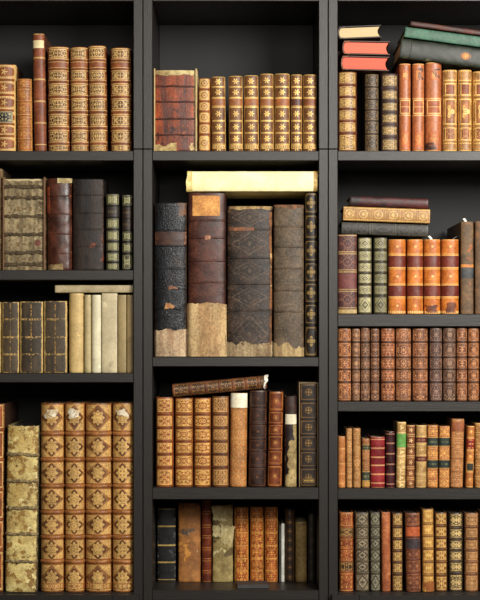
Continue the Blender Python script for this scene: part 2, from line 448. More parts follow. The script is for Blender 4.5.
# ------------------------------------------------------------------ the bookcases
WX, WZ = wood('x'), wood('z')
BACK = plain((25, 25, 24), .7, 30, .8, (1, 1, .1), 'back')
DEP = .28
zt = 2.02; zext = 2.37
def X(p): return (p-240)*S
def shelf_unit(label, x0, x1, shelves, doors, label_ext, door_label=None):
    pt = .0205
    r = empty('bookcase', ((x0+x1)/2, 0, 0)); tag(r, label, 'bookcase', 'dark bookcases')
    def bx(n, l, m, p): 
        cx = (x0+x1)/2
        return boxes(n, [(a-cx, b-cx, c, d, e, f) for (a, b, c, d, e, f) in l], m, p)
    bx('side_panel', [(x0, x0+pt, 0, DEP, .0, zt-.0004)], WZ, r)
    bx('side_panel', [(x1-pt, x1, 0, DEP, .0, zt-.0004)], WZ, r)
    bx('back_panel', [(x0+pt, x1-pt, DEP-.006, DEP-.001, .06, zt-.0025)], BACK, r)
    bx('top_panel', [(x0+pt, x1-pt, .0008, DEP-.0065, zt-.0255, zt-.004)], WX, r)
    bx('plinth', [(x0+pt, x1-pt, .006, .022, 0, .07)], WX, r)
    for (y0, y1) in shelves:
        bx('shelf', [(x0+pt, x1-pt, .0012, DEP-.0065, pz(y1), pz(y0))], WX, r)
    for zz in ((.07, .09), (.36, .38), (.68, .70)):
        bx('shelf', [(x0+pt, x1-pt, .0012, DEP-.0065, zz[0], zz[1])], WX, r)
    if doors:
        d = (x1-x0)/doors
        for k in range(doors):
            a, b = x0+.006+k*d, x0+(k+1)*d-.006
            cx = (x0+x1)/2; zd = pz(593.6)
            fr = .06
            o = bx('door', [(a, a+fr, -.02, -.0015, .08, zd), (b-fr, b, -.02, -.0015, .08, zd),
                       (a+fr, b-fr, -.02, -.0015, zd-fr, zd), (a+fr, b-fr, -.02, -.0015, .08, .08+fr),
                       (a+fr-.004, b-fr+.004, -.012, -.005, .08+fr-.004, zd-fr+.004)], WZ, r)
            kx = (b-.03 if k % 2 == 0 else a+.03)-cx
            vs, fs = [], []
            pr = [(.004, -.02), (.004, -.032), (.010, -.036), (.011, -.041), (.007, -.045), (.0005, -.046)]
            for q, (rad, y) in enumerate(pr):
                for t in range(16): vs.append((kx+rad*math.cos(t*math.pi/8), y, zd-.12+rad*math.sin(t*math.pi/8)))
            for q in range(len(pr)-1):
                for t in range(16): fs.append((q*16+t, q*16+(t+1) % 16, (q+1)*16+(t+1) % 16, (q+1)*16+t))
            fs.append(tuple(80+t for t in range(16)))
            link('knob', vs, fs, plain((120, 118, 112), .35, 60), o)
    e = empty('bookcase_extension', ((x0+x1)/2, 0, zt)); tag(e, label_ext, 'bookcase', 'dark bookcase top units')
    cx = (x0+x1)/2
    def ex(n, l, m): 
        return boxes(n, [(a-cx, b-cx, c, d, f-zt, g-zt) for (a, b, c, d, f, g) in l], m, e)
    ex('side_panel', [(x0, x0+pt, 0, DEP, zt+.0004, zext)], WZ); ex('side_panel', [(x1-pt, x1, 0, DEP, zt+.0004, zext)], WZ)
    ex('top_panel', [(x0+pt, x1-pt, .0008, DEP-.0065, zext-.0245, zext-.001)], WX)
    ex('back_panel', [(x0+pt, x1-pt, DEP-.006, DEP-.001, zt+.001, zext-.002)], BACK)
shelf_unit('dark wood bookcase at the left, with four rows of books below its top unit', X(142.7)-.80, X(142.7),
           [(270, 280), (373, 382.5), (592.8, 601)], 2, 'left dark wood top unit holding brown gilt books')
shelf_unit('narrow dark wood bookcase in the middle, with the pale vellum book lying inside', X(143.1), X(328.1),
           [(357, 366.5), (487.5, 499.5), (590.5, 600.5)], 0, 'middle dark wood top unit holding the star-tooled books')
shelf_unit('dark wood bookcase at the right, with the orange and maroon books', X(328.5), X(328.5)+.80,
           [(314, 326.5), (401.5, 411.5), (488.3, 499.5), (592.8, 601)], 2, 'right dark wood top unit holding the pink-edged books')
tag(boxes('floor', [(-2.6, 2.6, -4.6, .30, -.05, -.0005)], plain((120, 92, 66), .45, 14, .8, (1, .08, 1)), None, .0002), kind='structure')
tag(boxes('wall_back', [(-2.6, 2.6, .30, .42, -.05, 2.9)], plain((196, 190, 178), .8, 40, .95), None, .0002), kind='structure')

# ------------------------------------------------------------------ upper left: brown gilt books
CREAM = (208, 176, 118)
BRN = (146, 90, 50); DKG = (92, 56, 32)
book('L1', -7, 15.3, 64, 'orange-brown book with gilt flowers and dark blue label, leftmost on the top left shelf',
     dict(c=(158, 96, 42), c2=(130, 76, 34), layers=[(('rules', .8, .1), CREAM), (('star', 5, .75, .4), CREAM), (('corners', 1.25, .9), (205, 170, 105)), (('dots', .62, .05, 14), CREAM)], gw=.3, edge=(CREAM, .85)),
     bands=[80, 95, 110.5, 124, 136], hw=.0014, ht=.0009,
     labels=[(111.5, 123, -.7, .75, dict(c=(44, 50, 58), c2=(34, 38, 44), layers=[(('dense', 3.2, .53, .85, .8), (190, 176, 130)), (('frame', .92, .06), (190, 176, 130))]))])
book('L1', 17, 32, 78.5, 'short orange-brown book with faded gilding beside the tall thin one', lean=-.8,
     st=dict(c=(170, 104, 46), c2=(140, 84, 42), layers=[(('dense', 4.5, .55, .9, .7), (190, 145, 82)), (('rules', .88, .06), (190, 150, 90))], gw=.42, edge=((190, 140, 80), .85)),
     bands=[88, 102, 116, 128, 140], hw=.0012, ht=.0007)
book('L1', 34, 46, 33.5, 'tallest thin brown book on the top left shelf, cream label near its head', lean=-2.0, dep=.2,
     st=dict(c=(148, 88, 56), c2=(122, 70, 44), layers=[(('rules', .97, .035), (205, 170, 110))], gw=.3, wear=(185, 140, 95), wearamt=.12),
     bands=[58, 79.5, 101.5, 123, 145], raised=False,
     labels=[(40.5, 48.3, -.9, .9, dict(c=(222, 208, 165), c2=(205, 190, 148), uv=False), 'paper_label')])
def gilt_brown(x0, x1, top, which, lean=0):
    book('L1', x0, x1, top, which + ' of four matching brown books with cream bars, top left shelf', lean=lean,
         st=dict(c=BRN, c2=(120, 70, 40), layers=[(('rect', .84, .64), CREAM), (('dense', 3.6, .46, .8, .52), DKG), (('star', 4, .55, .35), CREAM), (('ring', .28, .07), DKG), (('rules', .82, .07), CREAM)], gw=.33, wear=(180, 135, 85), wearamt=.15),
         bands=[60.8, 69, 82, 97, 112.5, 128.5, 144], hw=.0016, ht=.0009, group='matching brown gilt books on the top left shelf',
         labels=[(61.8, 68.2, -.92, .92, dict(c=(150, 92, 54), c2=(130, 76, 44), layers=[(('rules', .92, .1), CREAM)]))])
gilt_brown(47.5, 69, 46.3, 'first from the left', -.8)
gilt_brown(70.3, 88.2, 46.8, 'second from the left', -1)
gilt_brown(89, 107, 45.3, 'third from the left', -1.6)
gilt_brown(110.3, 131, 47.5, 'rightmost', -.4)

# ------------------------------------------------------------------ second left shelf: worn folios
book('L2', -14, 1.4, 168, 'worn brown folio cut by the left edge of the photo, beside the stripped grey folio', name='folio_book',
     st=dict(c=(112, 88, 58), c2=(80, 60, 40), streak=1, wear=(160, 138, 96), wearamt=.4), bands=[190, 215, 240], rag=.004, lean=.6)
book('L2', 2.5, 45.5, 177, 'large stripped grey-cream folio with bare sewing cords and a red round stamp', name='folio_book', fwd=-.003, drop=.006, rag=.006, rc=.014, geo=.0007, bul=.006,
     st=dict(c=(168, 152, 118), c2=(116, 102, 76), dirt=.4, streak=1, var=60, rough=.8, bump=.7, layers=[(('dense', 2.0, .62, .95, .95), (118, 96, 62))], spots=[((92, 78, 52), 22, .6), ((178, 168, 132), 30, .62)]),
     bands=[187, 198, 216.5, 234.5, 253, 264.5], hw=.0046, ht=.0022, rope=.9, board=(126, 92, 60),
     bandmat=leather((104, 88, 62), (66, 54, 38), rough=.8, uv=False, var=160, bump=.6),
     patches=[dict(name='round_stamp', label='dark red round wax stamp', y0=239.6, y1=246.4, u=(.5, .79), mat=dict(c=(120, 66, 46), c2=(92, 50, 36), uv=False),
                   outline='disc')])
book('L2', 46.8, 71.8, 178, 'glossy red-brown folio with a torn cream headcap, second left shelf', name='folio_book', lean=-.6, geo=.0006, rag=.003, bul=.013,
     st=dict(c=(96, 56, 40), c2=(62, 36, 27), rough=.3, wear=(140, 84, 52), wearamt=.2, spots=[((52, 30, 22), 26, .62)], bump=.3),
     bands=[196, 214, 234, 253.5], hw=.0018, ht=.0010,
     patches=[dict(name='torn_headcap', label='torn cream headcap', y0=176, y1=184, u=(-.1, 1), mat=dict(c=(196, 182, 138), c2=(150, 132, 92), rough=.8, uv=False), rag=(.004, 0), off=.0012),
              dict(name='leather_tear', label='orange strip of bare torn leather', y0=187, y1=214, u=(-1, -.72), mat=dict(c=(158, 82, 44), c2=(120, 60, 34), rough=.8, uv=False), side=.1),
              dict(name='foot_tear', label='frayed pale foot of the spine', y0=264.5, y1=271, u=(-.95, .3), mat=dict(c=(168, 148, 104), c2=(90, 60, 40), rough=.8, uv=False), rag=(0, .006))])
book('L2', 72.6, 103.5, 179, 'dark brown striated folio with a small orange scar, second left shelf', name='folio_book', geo=.0005, bul=.009,
     st=dict(dirt=.5, c=(58, 43, 33), c2=(26, 19, 15), streak=1, var=60, bump=.6, rough=.55, wear=(86, 64, 48), wearamt=.25),
     bands=[195, 213, 229.5, 246.5], hw=.0020, ht=.0008,
     patches=[dict(name='leather_scar', label='orange scar where the leather is rubbed off', y0=243, y1=247, u=(.15, .62), mat=dict(c=(150, 72, 38), c2=(90, 48, 30), uv=False), rag=(.003, .003), side=.25),
              dict(name='joint_wear', label='orange worn edge of the joint', y0=234, y1=262, u=(.86, .97), mat=dict(c=(122, 62, 36), c2=(72, 42, 28), uv=False), rag=(.003, .003), side=.25)])
GG = (168, 164, 122); BK = (42, 36, 29)
def black_gilt(x0, x1, top, bands, lab, label):
    book('L2', x0, x1, top, label, group='black and silvery-gilt pair on the second left shelf',
         st=dict(c=BK, c2=(30, 25, 20), layers=[(('rect', .86, .84), GG), (('dense', 3.0, .5, .78, .74), (40, 34, 28)), (('star', 6, .5, .35), GG), (('ring', .2, .06), BK), (('frame', .74, .06), BK)], gw=.3),
         bands=bands, hw=.0013, ht=.0008, labels=lab)
black_gilt(105.5, 119.3, 193.5, [206, 217.5, 229.6, 241.6, 251.8, 262.5], [(206.8, 216.8, -.95, .95, dict(c=(66, 56, 46), c2=(48, 40, 34), layers=[(('text', 2), (120, 108, 78))]))],
           'left one of two black books with silvery squares, second left shelf')
black_gilt(121.6, 132.6, 194.5, [206.8, 218.8, 230.6, 242, 253.5], [(207.4, 218.2, -.95, .95, dict(c=(60, 42, 30), c2=(48, 34, 26), layers=[(('text', 2), (110, 92, 60))])),
           (219.4, 230, -.95, .95, dict(c=(58, 40, 30), c2=(44, 32, 24), layers=[(('text', 2), (110, 92, 60))]))],
           'black book with silvery squares and two brown labels, against the second left shelf upright')

# ------------------------------------------------------------------ third left shelf: grey gilt-edged books and vellum
book('L3', -12, .8, 302, 'pale cream vellum book cut by the left edge of the photo, third left shelf', name='vellum_book', st=dict(c=(188, 166, 112), c2=(160, 138, 90), uv=False))
def grey_gilt(x0, x1, top, label, cx=0.0):
    book('L3', x0, x1, top, label, group='grey-brown books with worn gilt edges', bul=.006, geo=.0004,
         st=dict(c=(90, 76, 56), c2=(64, 54, 40), streak=1, layers=[(('rules', .96, .05), (196, 164, 100)), (('vline', .97, .035), (205, 176, 112)), (('vline', 0.0, .05), (176, 138, 76))], gw=.55,
                 edge=((198, 170, 112), .87), wear=(180, 146, 86), wearamt=.14, rough=.55),
         bands=[319.5, 337.5, 354.5], raised=False, page=(205, 180, 125))
grey_gilt(1.8, 18.8, 302, 'narrowest of the three grey-brown books with worn gilt edges, third left shelf')
grey_gilt(19.6, 42.8, 301.5, 'middle of the three grey-brown books with worn gilt edges, third left shelf')
grey_gilt(43.6, 66.8, 301, 'grey-brown book with worn gilt edges, standing against the cream vellum books')
def vellum(x0, x1, top, c, label, bul=None, **kw):
    book('L3', x0, x1, top, label, name='vellum_book', gap=.15, bul=bul, group='row of vellum books on the third left shelf',
         st=dict(dirt=.12, c=c, c2=tuple(v*.92 for v in c), uv=False, rough=.42, bump=.12, var=22, spots=[(tuple(v*.86 for v in c), 28, .6), (tuple(min(255, v*1.08) for v in c), 35, .62)]), board=c, **kw)
vellum(68.6, 83.6, 293.2, (206, 180, 126), 'warm yellow-cream vellum book, first from the left in the vellum row')
vellum(84, 91, 294.8, (188, 172, 130), 'thin vellum book between the yellow-cream one and the whitest one')
vellum(91.4, 101.2, 294.8, (222, 214, 184), 'whitest vellum book in the row, round-backed and glossy')
vellum(101.6, 117.2, 293.2, (200, 187, 154), 'widest flat-backed grey-cream vellum book', bul=.003)
vellum(117.6, 126.3, 294.8, (158, 140, 100), 'tan vellum book, second from the right upright', bul=.003)
vellum(126.8, 133, 294.8, (142, 122, 82), 'darkest thin vellum book against the upright', bul=.0015)
lying(55, 132.9, 285.2, 292.6, 0, 'flat vellum book lying across the tops of the vellum row', name='vellum_book', dep=.12, bul=.002,
      st=dict(dirt=.12, c=(182, 169, 138), c2=(160, 146, 112), uv=False, rough=.45, var=24, spots=[((150, 134, 96), 30, .62)]), board=(176, 166, 132), bth=.002)

# ------------------------------------------------------------------ bottom left: tall folios
book('L4', -14, 2.6, 404, 'orange-brown folio cut by the left edge of the photo, bottom left shelf', name='folio_book', lean=.8,
     st=dict(c=(170, 96, 48), c2=(120, 66, 34), layers=[(('frame', .88, .05), CREAM)], wear=(190, 150, 95), wearamt=.3), bands=[430, 460, 490, 520, 550], page=(70, 60, 48), board=(74, 46, 28))
book('L4', 4.4, 36.4, 425.5, 'big flaking cream and ochre folio leaning right, with rope-like bands', name='folio_book', lean=2.4, rc=.006, geo=.0009, rag=.004, bul=.010,
     st=dict(c=(214, 198, 138), c2=(184, 160, 100), rough=.6, spots=[((150, 118, 62), 52, .52), ((112, 88, 50), 80, .6), ((226, 212, 156), 60, .6)], bump=.6, edge=((96, 84, 62), .93), var=30),
     bands=[455, 481.5, 508.5, 534.5, 562], hw=.0044, ht=.0032, rope=.8, bandmat=leather((164, 146, 106), (104, 88, 60), rough=.75, uv=False, var=140, bump=.6),
     board=(150, 136, 98), page=(78, 70, 58))
GTAN = (210, 176, 114)
def tan_folio(x0, x1, top, label, flake):
    fl = [dict(name='paper_flake', label='torn white paper flake', y0=409.5, y1=417, u=(-.55, .45), mat=dict(c=(228, 222, 204), c2=(188, 168, 128), uv=False, rough=.7, spots=[((150, 112, 66), 220, .54)]), rag=(.006, .005), side=.4)] if flake else []
    book('L4', x0, x1, top, label, name='folio_book', group='matching tan folios with diamond tooling', rc=.006, bul=(x1-x0)*S*.42,
         st=dict(dirt=.4, c=(160, 104, 54), c2=(136, 84, 42), layers=[(('rect', .93, .9), GTAN), (('dense', 5, .57, .9, .88), (166, 116, 64)), (('lozfill', .98), (132, 88, 54)), (('loz', .98, .05), (190, 150, 90)), (('ell', 4, 1.75, .16, .85), (100, 64, 38)),
                 (('ell', 8, 1.45, .14, .85), (206, 172, 110)), (('dense', 5, .56, .42, .5), (132, 86, 48)), (('frame', .95, .03), (150, 98, 52))], gw=.34, wear=(196, 126, 66), wearamt=.16, rough=.42, spots=[((176, 92, 46), 16, .66)]),
         bands=[434, 460, 486.5, 512.5, 537.5, 562], hw=.0042, ht=.0024, bandmat=leather((172, 122, 72), (142, 94, 54), wear=(208, 170, 110), wearamt=.3, rough=.4, uv=False), patches=fl,
         labels=[(583.5, 589.5, -.96, .96, dict(c=(170, 112, 58), c2=(150, 94, 48), layers=[(('vdots', .9, .1, -2), GTAN), (('dense', 4, .5, .95, .8), (150, 96, 50)), (('rules', .9, .1), (150, 96, 50))]), 'foot_border')])
tan_folio(39.6, 63.6, 403.5, 'leftmost of the four matching tan folios with diamond tooling, white-flaked head', True)
tan_folio(64.4, 84, 403, 'narrowest of the four matching tan folios with diamond tooling', True)
tan_folio(84.4, 111.3, 403.5, 'widest of the four matching tan folios with diamond tooling', False)
tan_folio(111.9, 133.0, 403, 'tan folio with diamond tooling and a white flake, against the left bookcase upright', True)

# ------------------------------------------------------------------ middle top: rust folio and star set
book('C1', 153.6, 197.2, 68.5, 'broad rust-brown folio with a torn cream head, left end of the middle top shelf', name='folio_book', fwd=-.002, drop=.005, rag=.006, geo=.0008, bul=.006, rc=.014,
     st=dict(dirt=.5, c=(158, 80, 38), c2=(96, 46, 24), rough=.45, streak=1, var=60, spots=[((60, 30, 22), 30, .58), ((158, 90, 50), 44, .64), ((62, 54, 58), 40, .72)], bump=.6),
     bands=[86.5, 102, 119, 135], hw=.0022, ht=.0012, rope=.4, bandmat=leather((84, 46, 32), (56, 34, 28), wear=(150, 110, 76), wearamt=.25, uv=False, bump=.5), board=(196, 172, 124),
     patches=[dict(name='torn_headcap', label='torn cream head of the spine', y0=70.5, y1=75, u=(-1, 1), mat=dict(c=(206, 190, 142), c2=(158, 136, 92), rough=.8, uv=False), rag=(.005, 0), off=.001),
              dict(name='foot_tear', label='frayed cream foot of the spine', y0=146.3, y1=151, u=(-1, .05), mat=dict(c=(206, 186, 134), c2=(150, 122, 78), rough=.8, uv=False), rag=(0, .008), off=.001),
              dict(name='joint_wear', label='pale torn strip along the joint', y0=76, y1=150, u=(.86, 1), mat=dict(c=(200, 178, 130), c2=(150, 116, 76), rough=.8, uv=False), side=.05, off=.0008),
              dict(name='corner_tear', label='pale torn corner at the foot', y0=144, y1=150.5, u=(.62, .95), mat=dict(c=(212, 196, 150), c2=(170, 144, 98), rough=.8, uv=False), rag=(0, .003), side=.3)])
book('C1', 198.3, 210.4, 78, 'narrow tan gilt book with ringed ornaments, between the rust folio and the star-tooled set',
     st=dict(c=(150, 92, 50), c2=(128, 76, 40), layers=[(('rect', .92, .86), (212, 176, 112)), (('ring', .62, .1), (134, 84, 46)), (('star', 6, .4, .4), (140, 90, 50)), (('corners', 1.5, .86), (150, 100, 56)), (('frame', .9, .05), (150, 96, 52))], gw=.3),
     bands=[89.5, 101.5, 111.5, 123.5, 134.5], hw=.0012, ht=.0008)
STARL = [(('rules', .95, .06), (222, 188, 116), .2), (('star', 6, .72, .36), (228, 196, 122), .2), (('ring', .16, .05), (140, 96, 54))]
def star_book(x0, x1, top, label, lab, lean=0):
    book('C1', x0, x1, top, label, group='star-tooled brown set on the middle top shelf', lean=lean, bul=(x1-x0)*S*.34,
         st=dict(c=(134, 94, 56), c2=(112, 76, 44), layers=STARL, gw=.3, wear=(176, 138, 92), wearamt=.14, rough=.45, edge=((200, 166, 108), .9)),
         bands=[87, 97.8, 107, 121, 133, 144.6], raised=False,
         labels=[(98.2, 106.6, -.93, .93, dict(c=lab, c2=tuple(v*.85 for v in lab), layers=[(('rules', .9, .08), (210, 172, 104))])),
                 (145, 149.2, -.94, .94, dict(c=(150, 108, 64), c2=(128, 88, 52), layers=[(('rules', .62, .14), (224, 190, 118)), (('dots', .1, .3, 16), (224, 190, 118))]), 'foot_border')])
LB = (166, 108, 62)
star_book(211.6, 226, 76.6, 'star-tooled brown book, first from the left of the set', LB, -.8)
star_book(229, 243.2, 75.8, 'star-tooled brown book, second from the left, just after the dark gap', LB, -.6)
star_book(244.3, 259.2, 75.2, 'star-tooled brown book, third from the left of the set', LB, -.8)
star_book(260.2, 274, 73.6, 'star-tooled brown book, fourth from the left of the set', (160, 104, 60), -.5)
star_book(274.6, 290, 73.4, 'widest star-tooled brown book of the set', (170, 106, 62), -.2)
star_book(290.9, 302.3, 74.4, 'star-tooled brown book with a purple-brown label', (104, 62, 46))
star_book(303.2, 316.8, 74.4, 'star-tooled brown book at the right end of the set, against the upright', (148, 92, 52))

# ------------------------------------------------------------------ middle: five big folios under a vellum book
book('C2', 154.3, 186.6, 202.5, 'blue-black cracked folio with a cream foot, left end of the middle folio row', name='folio_book', geo=.0006, rag=.002, bul=.012,
     st=dict(dirt=.5, c=(33, 37, 43), c2=(20, 20, 22), rough=.32, crack=.5, wear=(84, 72, 58), wearamt=.12, bump=.5, spots=[((46, 36, 30), 24, .6)], edge=((84, 62, 44), .93)),
     bands=[230.5, 246, 268.5, 288.5, 308.5], hw=.0022, ht=.0010, board=(46, 44, 42), lean=0,
     labels=[(231.8, 245, -.96, .96, dict(c=(96, 62, 46), c2=(66, 46, 38), crack=.3, wear=(170, 120, 84), wearamt=.22), 'brown_panel')],
     patches=[dict(name='repaired_foot', label='cream repaired foot of the spine', y0=329, y1=357, mat=dict(c=(206, 184, 152), c2=(158, 130, 102), dirt=.4, streak=1, rough=.8, uv=False, spots=[((150, 110, 72), 50, .66)]), rag=(0, .005)),
              dict(name='leather_scuff', label='tan scuff', y0=303.5, y1=309, u=(-.35, .3), mat=dict(c=(206, 166, 112), c2=(168, 118, 76), uv=False), rag=(.002, .006), side=.4, off=.0016),
              dict(name='leather_scuff', label='tan scuff', y0=286, y1=290, u=(-.3, .08), mat=dict(c=(164, 112, 74), c2=(120, 80, 54), uv=False), rag=(.003, .003), side=.4, off=.0016),
              dict(name='leather_scuff', label='brown rubbed head corner', y0=203, y1=213, u=(.5, 1), mat=dict(c=(120, 82, 52), c2=(64, 50, 40), uv=False), rag=(.012, 0), side=.1)])
book('C2', 187.4, 226.2, 192.5, 'tallest middle folio, red-brown with a square tan label and cream foot', name='folio_book', geo=.0005, rag=.002, bul=.013, rc=.010,
     st=dict(dirt=.45, c=(100, 60, 45), c2=(72, 42, 33), rough=.42, wear=(140, 88, 60), wearamt=.16, bump=.35, edge=((56, 34, 27), .9), spots=[((74, 42, 34), 20, .64)]),
     bands=[220.5, 238, 261, 282.5], hw=.0024, ht=.0014,
     labels=[(195.8, 216, -.74, .68, dict(c=(214, 162, 98), c2=(186, 132, 76), uv=False, rough=.7, spots=[((160, 108, 62), 30, .66)]), 'paper_label')],
     patches=[dict(name='repaired_foot', label='cream repaired foot of the spine', y0=304, y1=357, mat=dict(c=(206, 180, 136), c2=(168, 136, 96), dirt=.4, streak=1, rough=.75, uv=False, spots=[((156, 110, 66), 40, .66)]), rag=(0, .004), off=.0009),
              dict(name='leather_scuff', label='pale scuff', y0=236.5, y1=239.5, u=(-.1, .2), mat=dict(c=(196, 156, 120), c2=(150, 100, 72), uv=False), rag=(.002, .002), off=.002)])
book('C2', 227.2, 272, 206, 'widest dark brown middle folio with blind diamond tooling and frayed foot', name='folio_book', geo=.0006, rag=.003, bul=.010,
     st=dict(dirt=.5, c=(76, 60, 48), c2=(46, 36, 29), rough=.5, layers=[(('loz', .8, .028), (112, 94, 76)), (('loz', .5, .02), (108, 90, 74)), (('ell', 8, .5, .3, .8), (106, 90, 72)), (('dense', 2.6, .6, .9, .9), (98, 82, 66))], gw=.46, wear=(122, 92, 66), wearamt=.2, bump=.45),
     bands=[229.5, 258, 284, 310.5], hw=.0022, ht=.0011,
     patches=[dict(name='torn_headcap', label='frayed cream head of the spine', y0=205, y1=209.5, u=(-.9, 1), mat=dict(c=(188, 164, 116), c2=(128, 96, 62), rough=.8, uv=False), rag=(.004, 0)),
              dict(name='frayed_foot', label='frayed cream foot of the spine', y0=341, y1=357, mat=dict(c=(190, 172, 136), c2=(130, 106, 78), dirt=.4, rough=.85, streak=1, uv=False, spots=[((112, 74, 50), 60, .6)]), rag=(0, .012), off=.001),
              dict(name='joint_wear', label='tan worn joint', y0=212, y1=345, u=(.9, .99), mat=dict(c=(150, 104, 66), c2=(84, 60, 42), rough=.8, uv=False, spots=[((196, 160, 112), 60, .62)]), side=.05),
              dict(name='leather_tear', label='bare orange tear along the band', y0=227, y1=231, u=(-.9, .2), mat=dict(c=(156, 104, 66), c2=(96, 66, 46), uv=False), rag=(.002, .002), off=.0014)])
book('C2', 273.6, 304, 204.5, 'grey-brown stippled folio, fourth from the left in the middle folio row', name='folio_book', geo=.0006, rag=.004, bul=.011,
     st=dict(dirt=.5, c=(106, 88, 68), c2=(74, 62, 48), rough=.55, layers=[(('dense', 8, .55, 1.1, 1.0, 1), (132, 116, 94))], gw=.4, bump=.6, wear=(140, 100, 72), wearamt=.12),
     bands=[226.5, 247, 268.5, 290.5, 311.5], hw=.0026, ht=.0007,
     patches=[dict(name='torn_headcap', label='rough brown head of the spine', y0=203.5, y1=207.5, u=(-1, 1), mat=dict(c=(150, 108, 76), c2=(92, 70, 54), rough=.8, uv=False), rag=(.005, 0)),
              dict(name='frayed_foot', label='frayed pale foot of the spine', y0=346, y1=357, mat=dict(c=(186, 164, 122), c2=(130, 104, 74), rough=.85, streak=1, uv=False), rag=(0, .012), off=.001)])
book('C2', 305, 317.6, 192.5, 'slim black-brown folio with gilt ornaments, against the right upright of the middle row', name='folio_book',
     st=dict(c=(46, 33, 22), c2=(32, 22, 15), layers=[(('frame', .86, .05), (126, 104, 58)), (('ell', 4, .95, .2, .8), (150, 126, 74)), (('ring', .5, .07, 0, .8), (60, 42, 28)), (('corners', 1.35, .8), (112, 88, 48))], gw=.4),
     bands=[214, 239.5, 262, 282.5, 303.5, 325], hw=.0016, ht=.0009)
lying(187.2, 317.6, 171.2, 191.2, 0, 'bright pale vellum book lying across the big middle folios', name='vellum_book', dep=.20, rc=.008, bul=.005,
      st=dict(c=(244, 236, 192), c2=(236, 224, 172), uv=False, rough=.5, bump=.1, var=16, spots=[((226, 206, 144), 26, .64)]), board=(226, 210, 160), geo=.0004,
      patches=[dict(name='worn_tail', label='browned worn end of the spine', y0=313.6, y1=318, u=(-1, 1), mat=dict(c=(206, 178, 112), c2=(160, 124, 68), uv=False, spots=[((120, 88, 46), 120, .6)]), rag=(.003, 0)),
               dict(name='worn_tail', label='cracked yellow end of the spine', y0=187.2, y1=192.5, u=(-1, 1), mat=dict(c=(236, 222, 160), c2=(206, 184, 118), uv=False, spots=[((150, 128, 80), 130, .66)]), rag=(0, .004))])

# ------------------------------------------------------------------ middle, third shelf
def orange_gilt(x0, x1, top, label, c, g, lean=0):
    book('C3', x0, x1, top, label, group='orange-brown gilt set on the third middle shelf', lean=lean, bul=(x1-x0)*S*.36, rc=.014,
         st=dict(c=c, c2=tuple(v*.78 for v in c), layers=[(('rect', .93, .82), g), (('dense', 3.2, .5, .84, .7), tuple(v*.85 for v in c)), (('star', 4, .62, .35), c), (('ring', .22, .07), g), (('frame', .88, .05), tuple(v*.8 for v in c))], gw=.3, rough=.4),
         bands=[414.5, 428, 441.5, 454.5, 467.5], hw=.0017, ht=.0012, bandmat=leather(tuple(v*.86 for v in c), None, uv=False, rough=.4))
orange_gilt(155.6, 173.4, 397.3, 'orange-brown gilt book, first from the left on the third middle shelf', (166, 100, 54), (212, 168, 104))
orange_gilt(174.6, 193, 398, 'orange-brown gilt book, second from the left on the third middle shelf', (168, 104, 54), (216, 174, 106))
orange_gilt(193.8, 211, 398, 'orange-brown gilt book, third from the left on the third middle shelf', (170, 106, 56), (220, 176, 106))
orange_gilt(211.8, 229, 396.3, 'browner gilt book between the orange-brown trio and the white-labelled tan book', (138, 92, 56), (190, 150, 96))
book('C3', 229.6, 246.6, 393, 'tan book with a white label at its head, third middle shelf', lean=1, rc=.014,
     st=dict(c=(188, 138, 84), c2=(160, 112, 66), layers=[(('dense', 2.4, .56, .9, .9), (176, 104, 52)), (('dense', 6, .56, .95, .95), (204, 164, 108))], gw=.4, rough=.45), bands=[409, 441, 459, 475], raised=False,
     labels=[(393.6, 408, -.97, .97, dict(c=(238, 232, 212), c2=(220, 212, 186), uv=False, rough=.6), 'paper_label')])
book('C3', 248.3, 266.2, 390.3, 'dark chocolate book with faint tooling beside the white-labelled tan one', lean=1.2, rc=.014,
     st=dict(c=(74, 50, 40), c2=(52, 34, 28), layers=[(('frame', .86, .03), (112, 76, 50)), (('star', 5, .35, .4), (128, 84, 50))], gw=.42, wear=(112, 72, 48), wearamt=.22, rough=.4),
     bands=[407.5, 424, 439.5, 451.5, 467], hw=.0018, ht=.0012)
book('C3', 267.2, 282, 391.5, 'red-brown book with small gilt flowers, third middle shelf', lean=1.8, rc=.014,
     st=dict(c=(132, 74, 42), c2=(102, 54, 30), layers=[(('frame', .86, .04), (186, 130, 72)), (('star', 6, .42, .4), (206, 156, 88)), (('ring', .55, .05), (170, 112, 62))], gw=.36, wear=(168, 104, 60), wearamt=.18, rough=.36),
     bands=[411.5, 424.5, 435.5, 450.5, 465], hw=.0016, ht=.0012)
book('C3', 284.9, 296.8, 396.3, 'thin torn cream book with dark head and white label, third middle shelf', geo=.0006, rc=.014,
     st=dict(c=(190, 170, 122), c2=(146, 126, 86), uv=False, rough=.75, bump=.6, spots=[((128, 102, 64), 50, .6)]), rag=.002, bands=[437, 452, 468], hw=.0014, ht=.0007, dep=.13,
     labels=[(396.5, 414.5, -1, 1, dict(c=(76, 52, 42), c2=(58, 40, 34), uv=False), 'leather_head'),
             (414.4, 424.4, -.9, .95, dict(c=(228, 222, 200), c2=(208, 200, 174), uv=False, rough=.7), 'paper_label')],
     patches=[dict(name='leather_remnant', label='dark remnant of the leather spine', y0=424.6, y1=441, u=(-1, .45), mat=dict(c=(58, 42, 38), c2=(44, 32, 30), uv=False), rag=(.010, 0), side=.35, off=.0011),
              dict(name='leather_remnant', label='dark remnant of the leather spine', y0=440, y1=474, u=(-1, -.4), mat=dict(c=(58, 42, 36), c2=(44, 32, 28), uv=False), rag=(.006, 0), side=.5, off=.0011)])
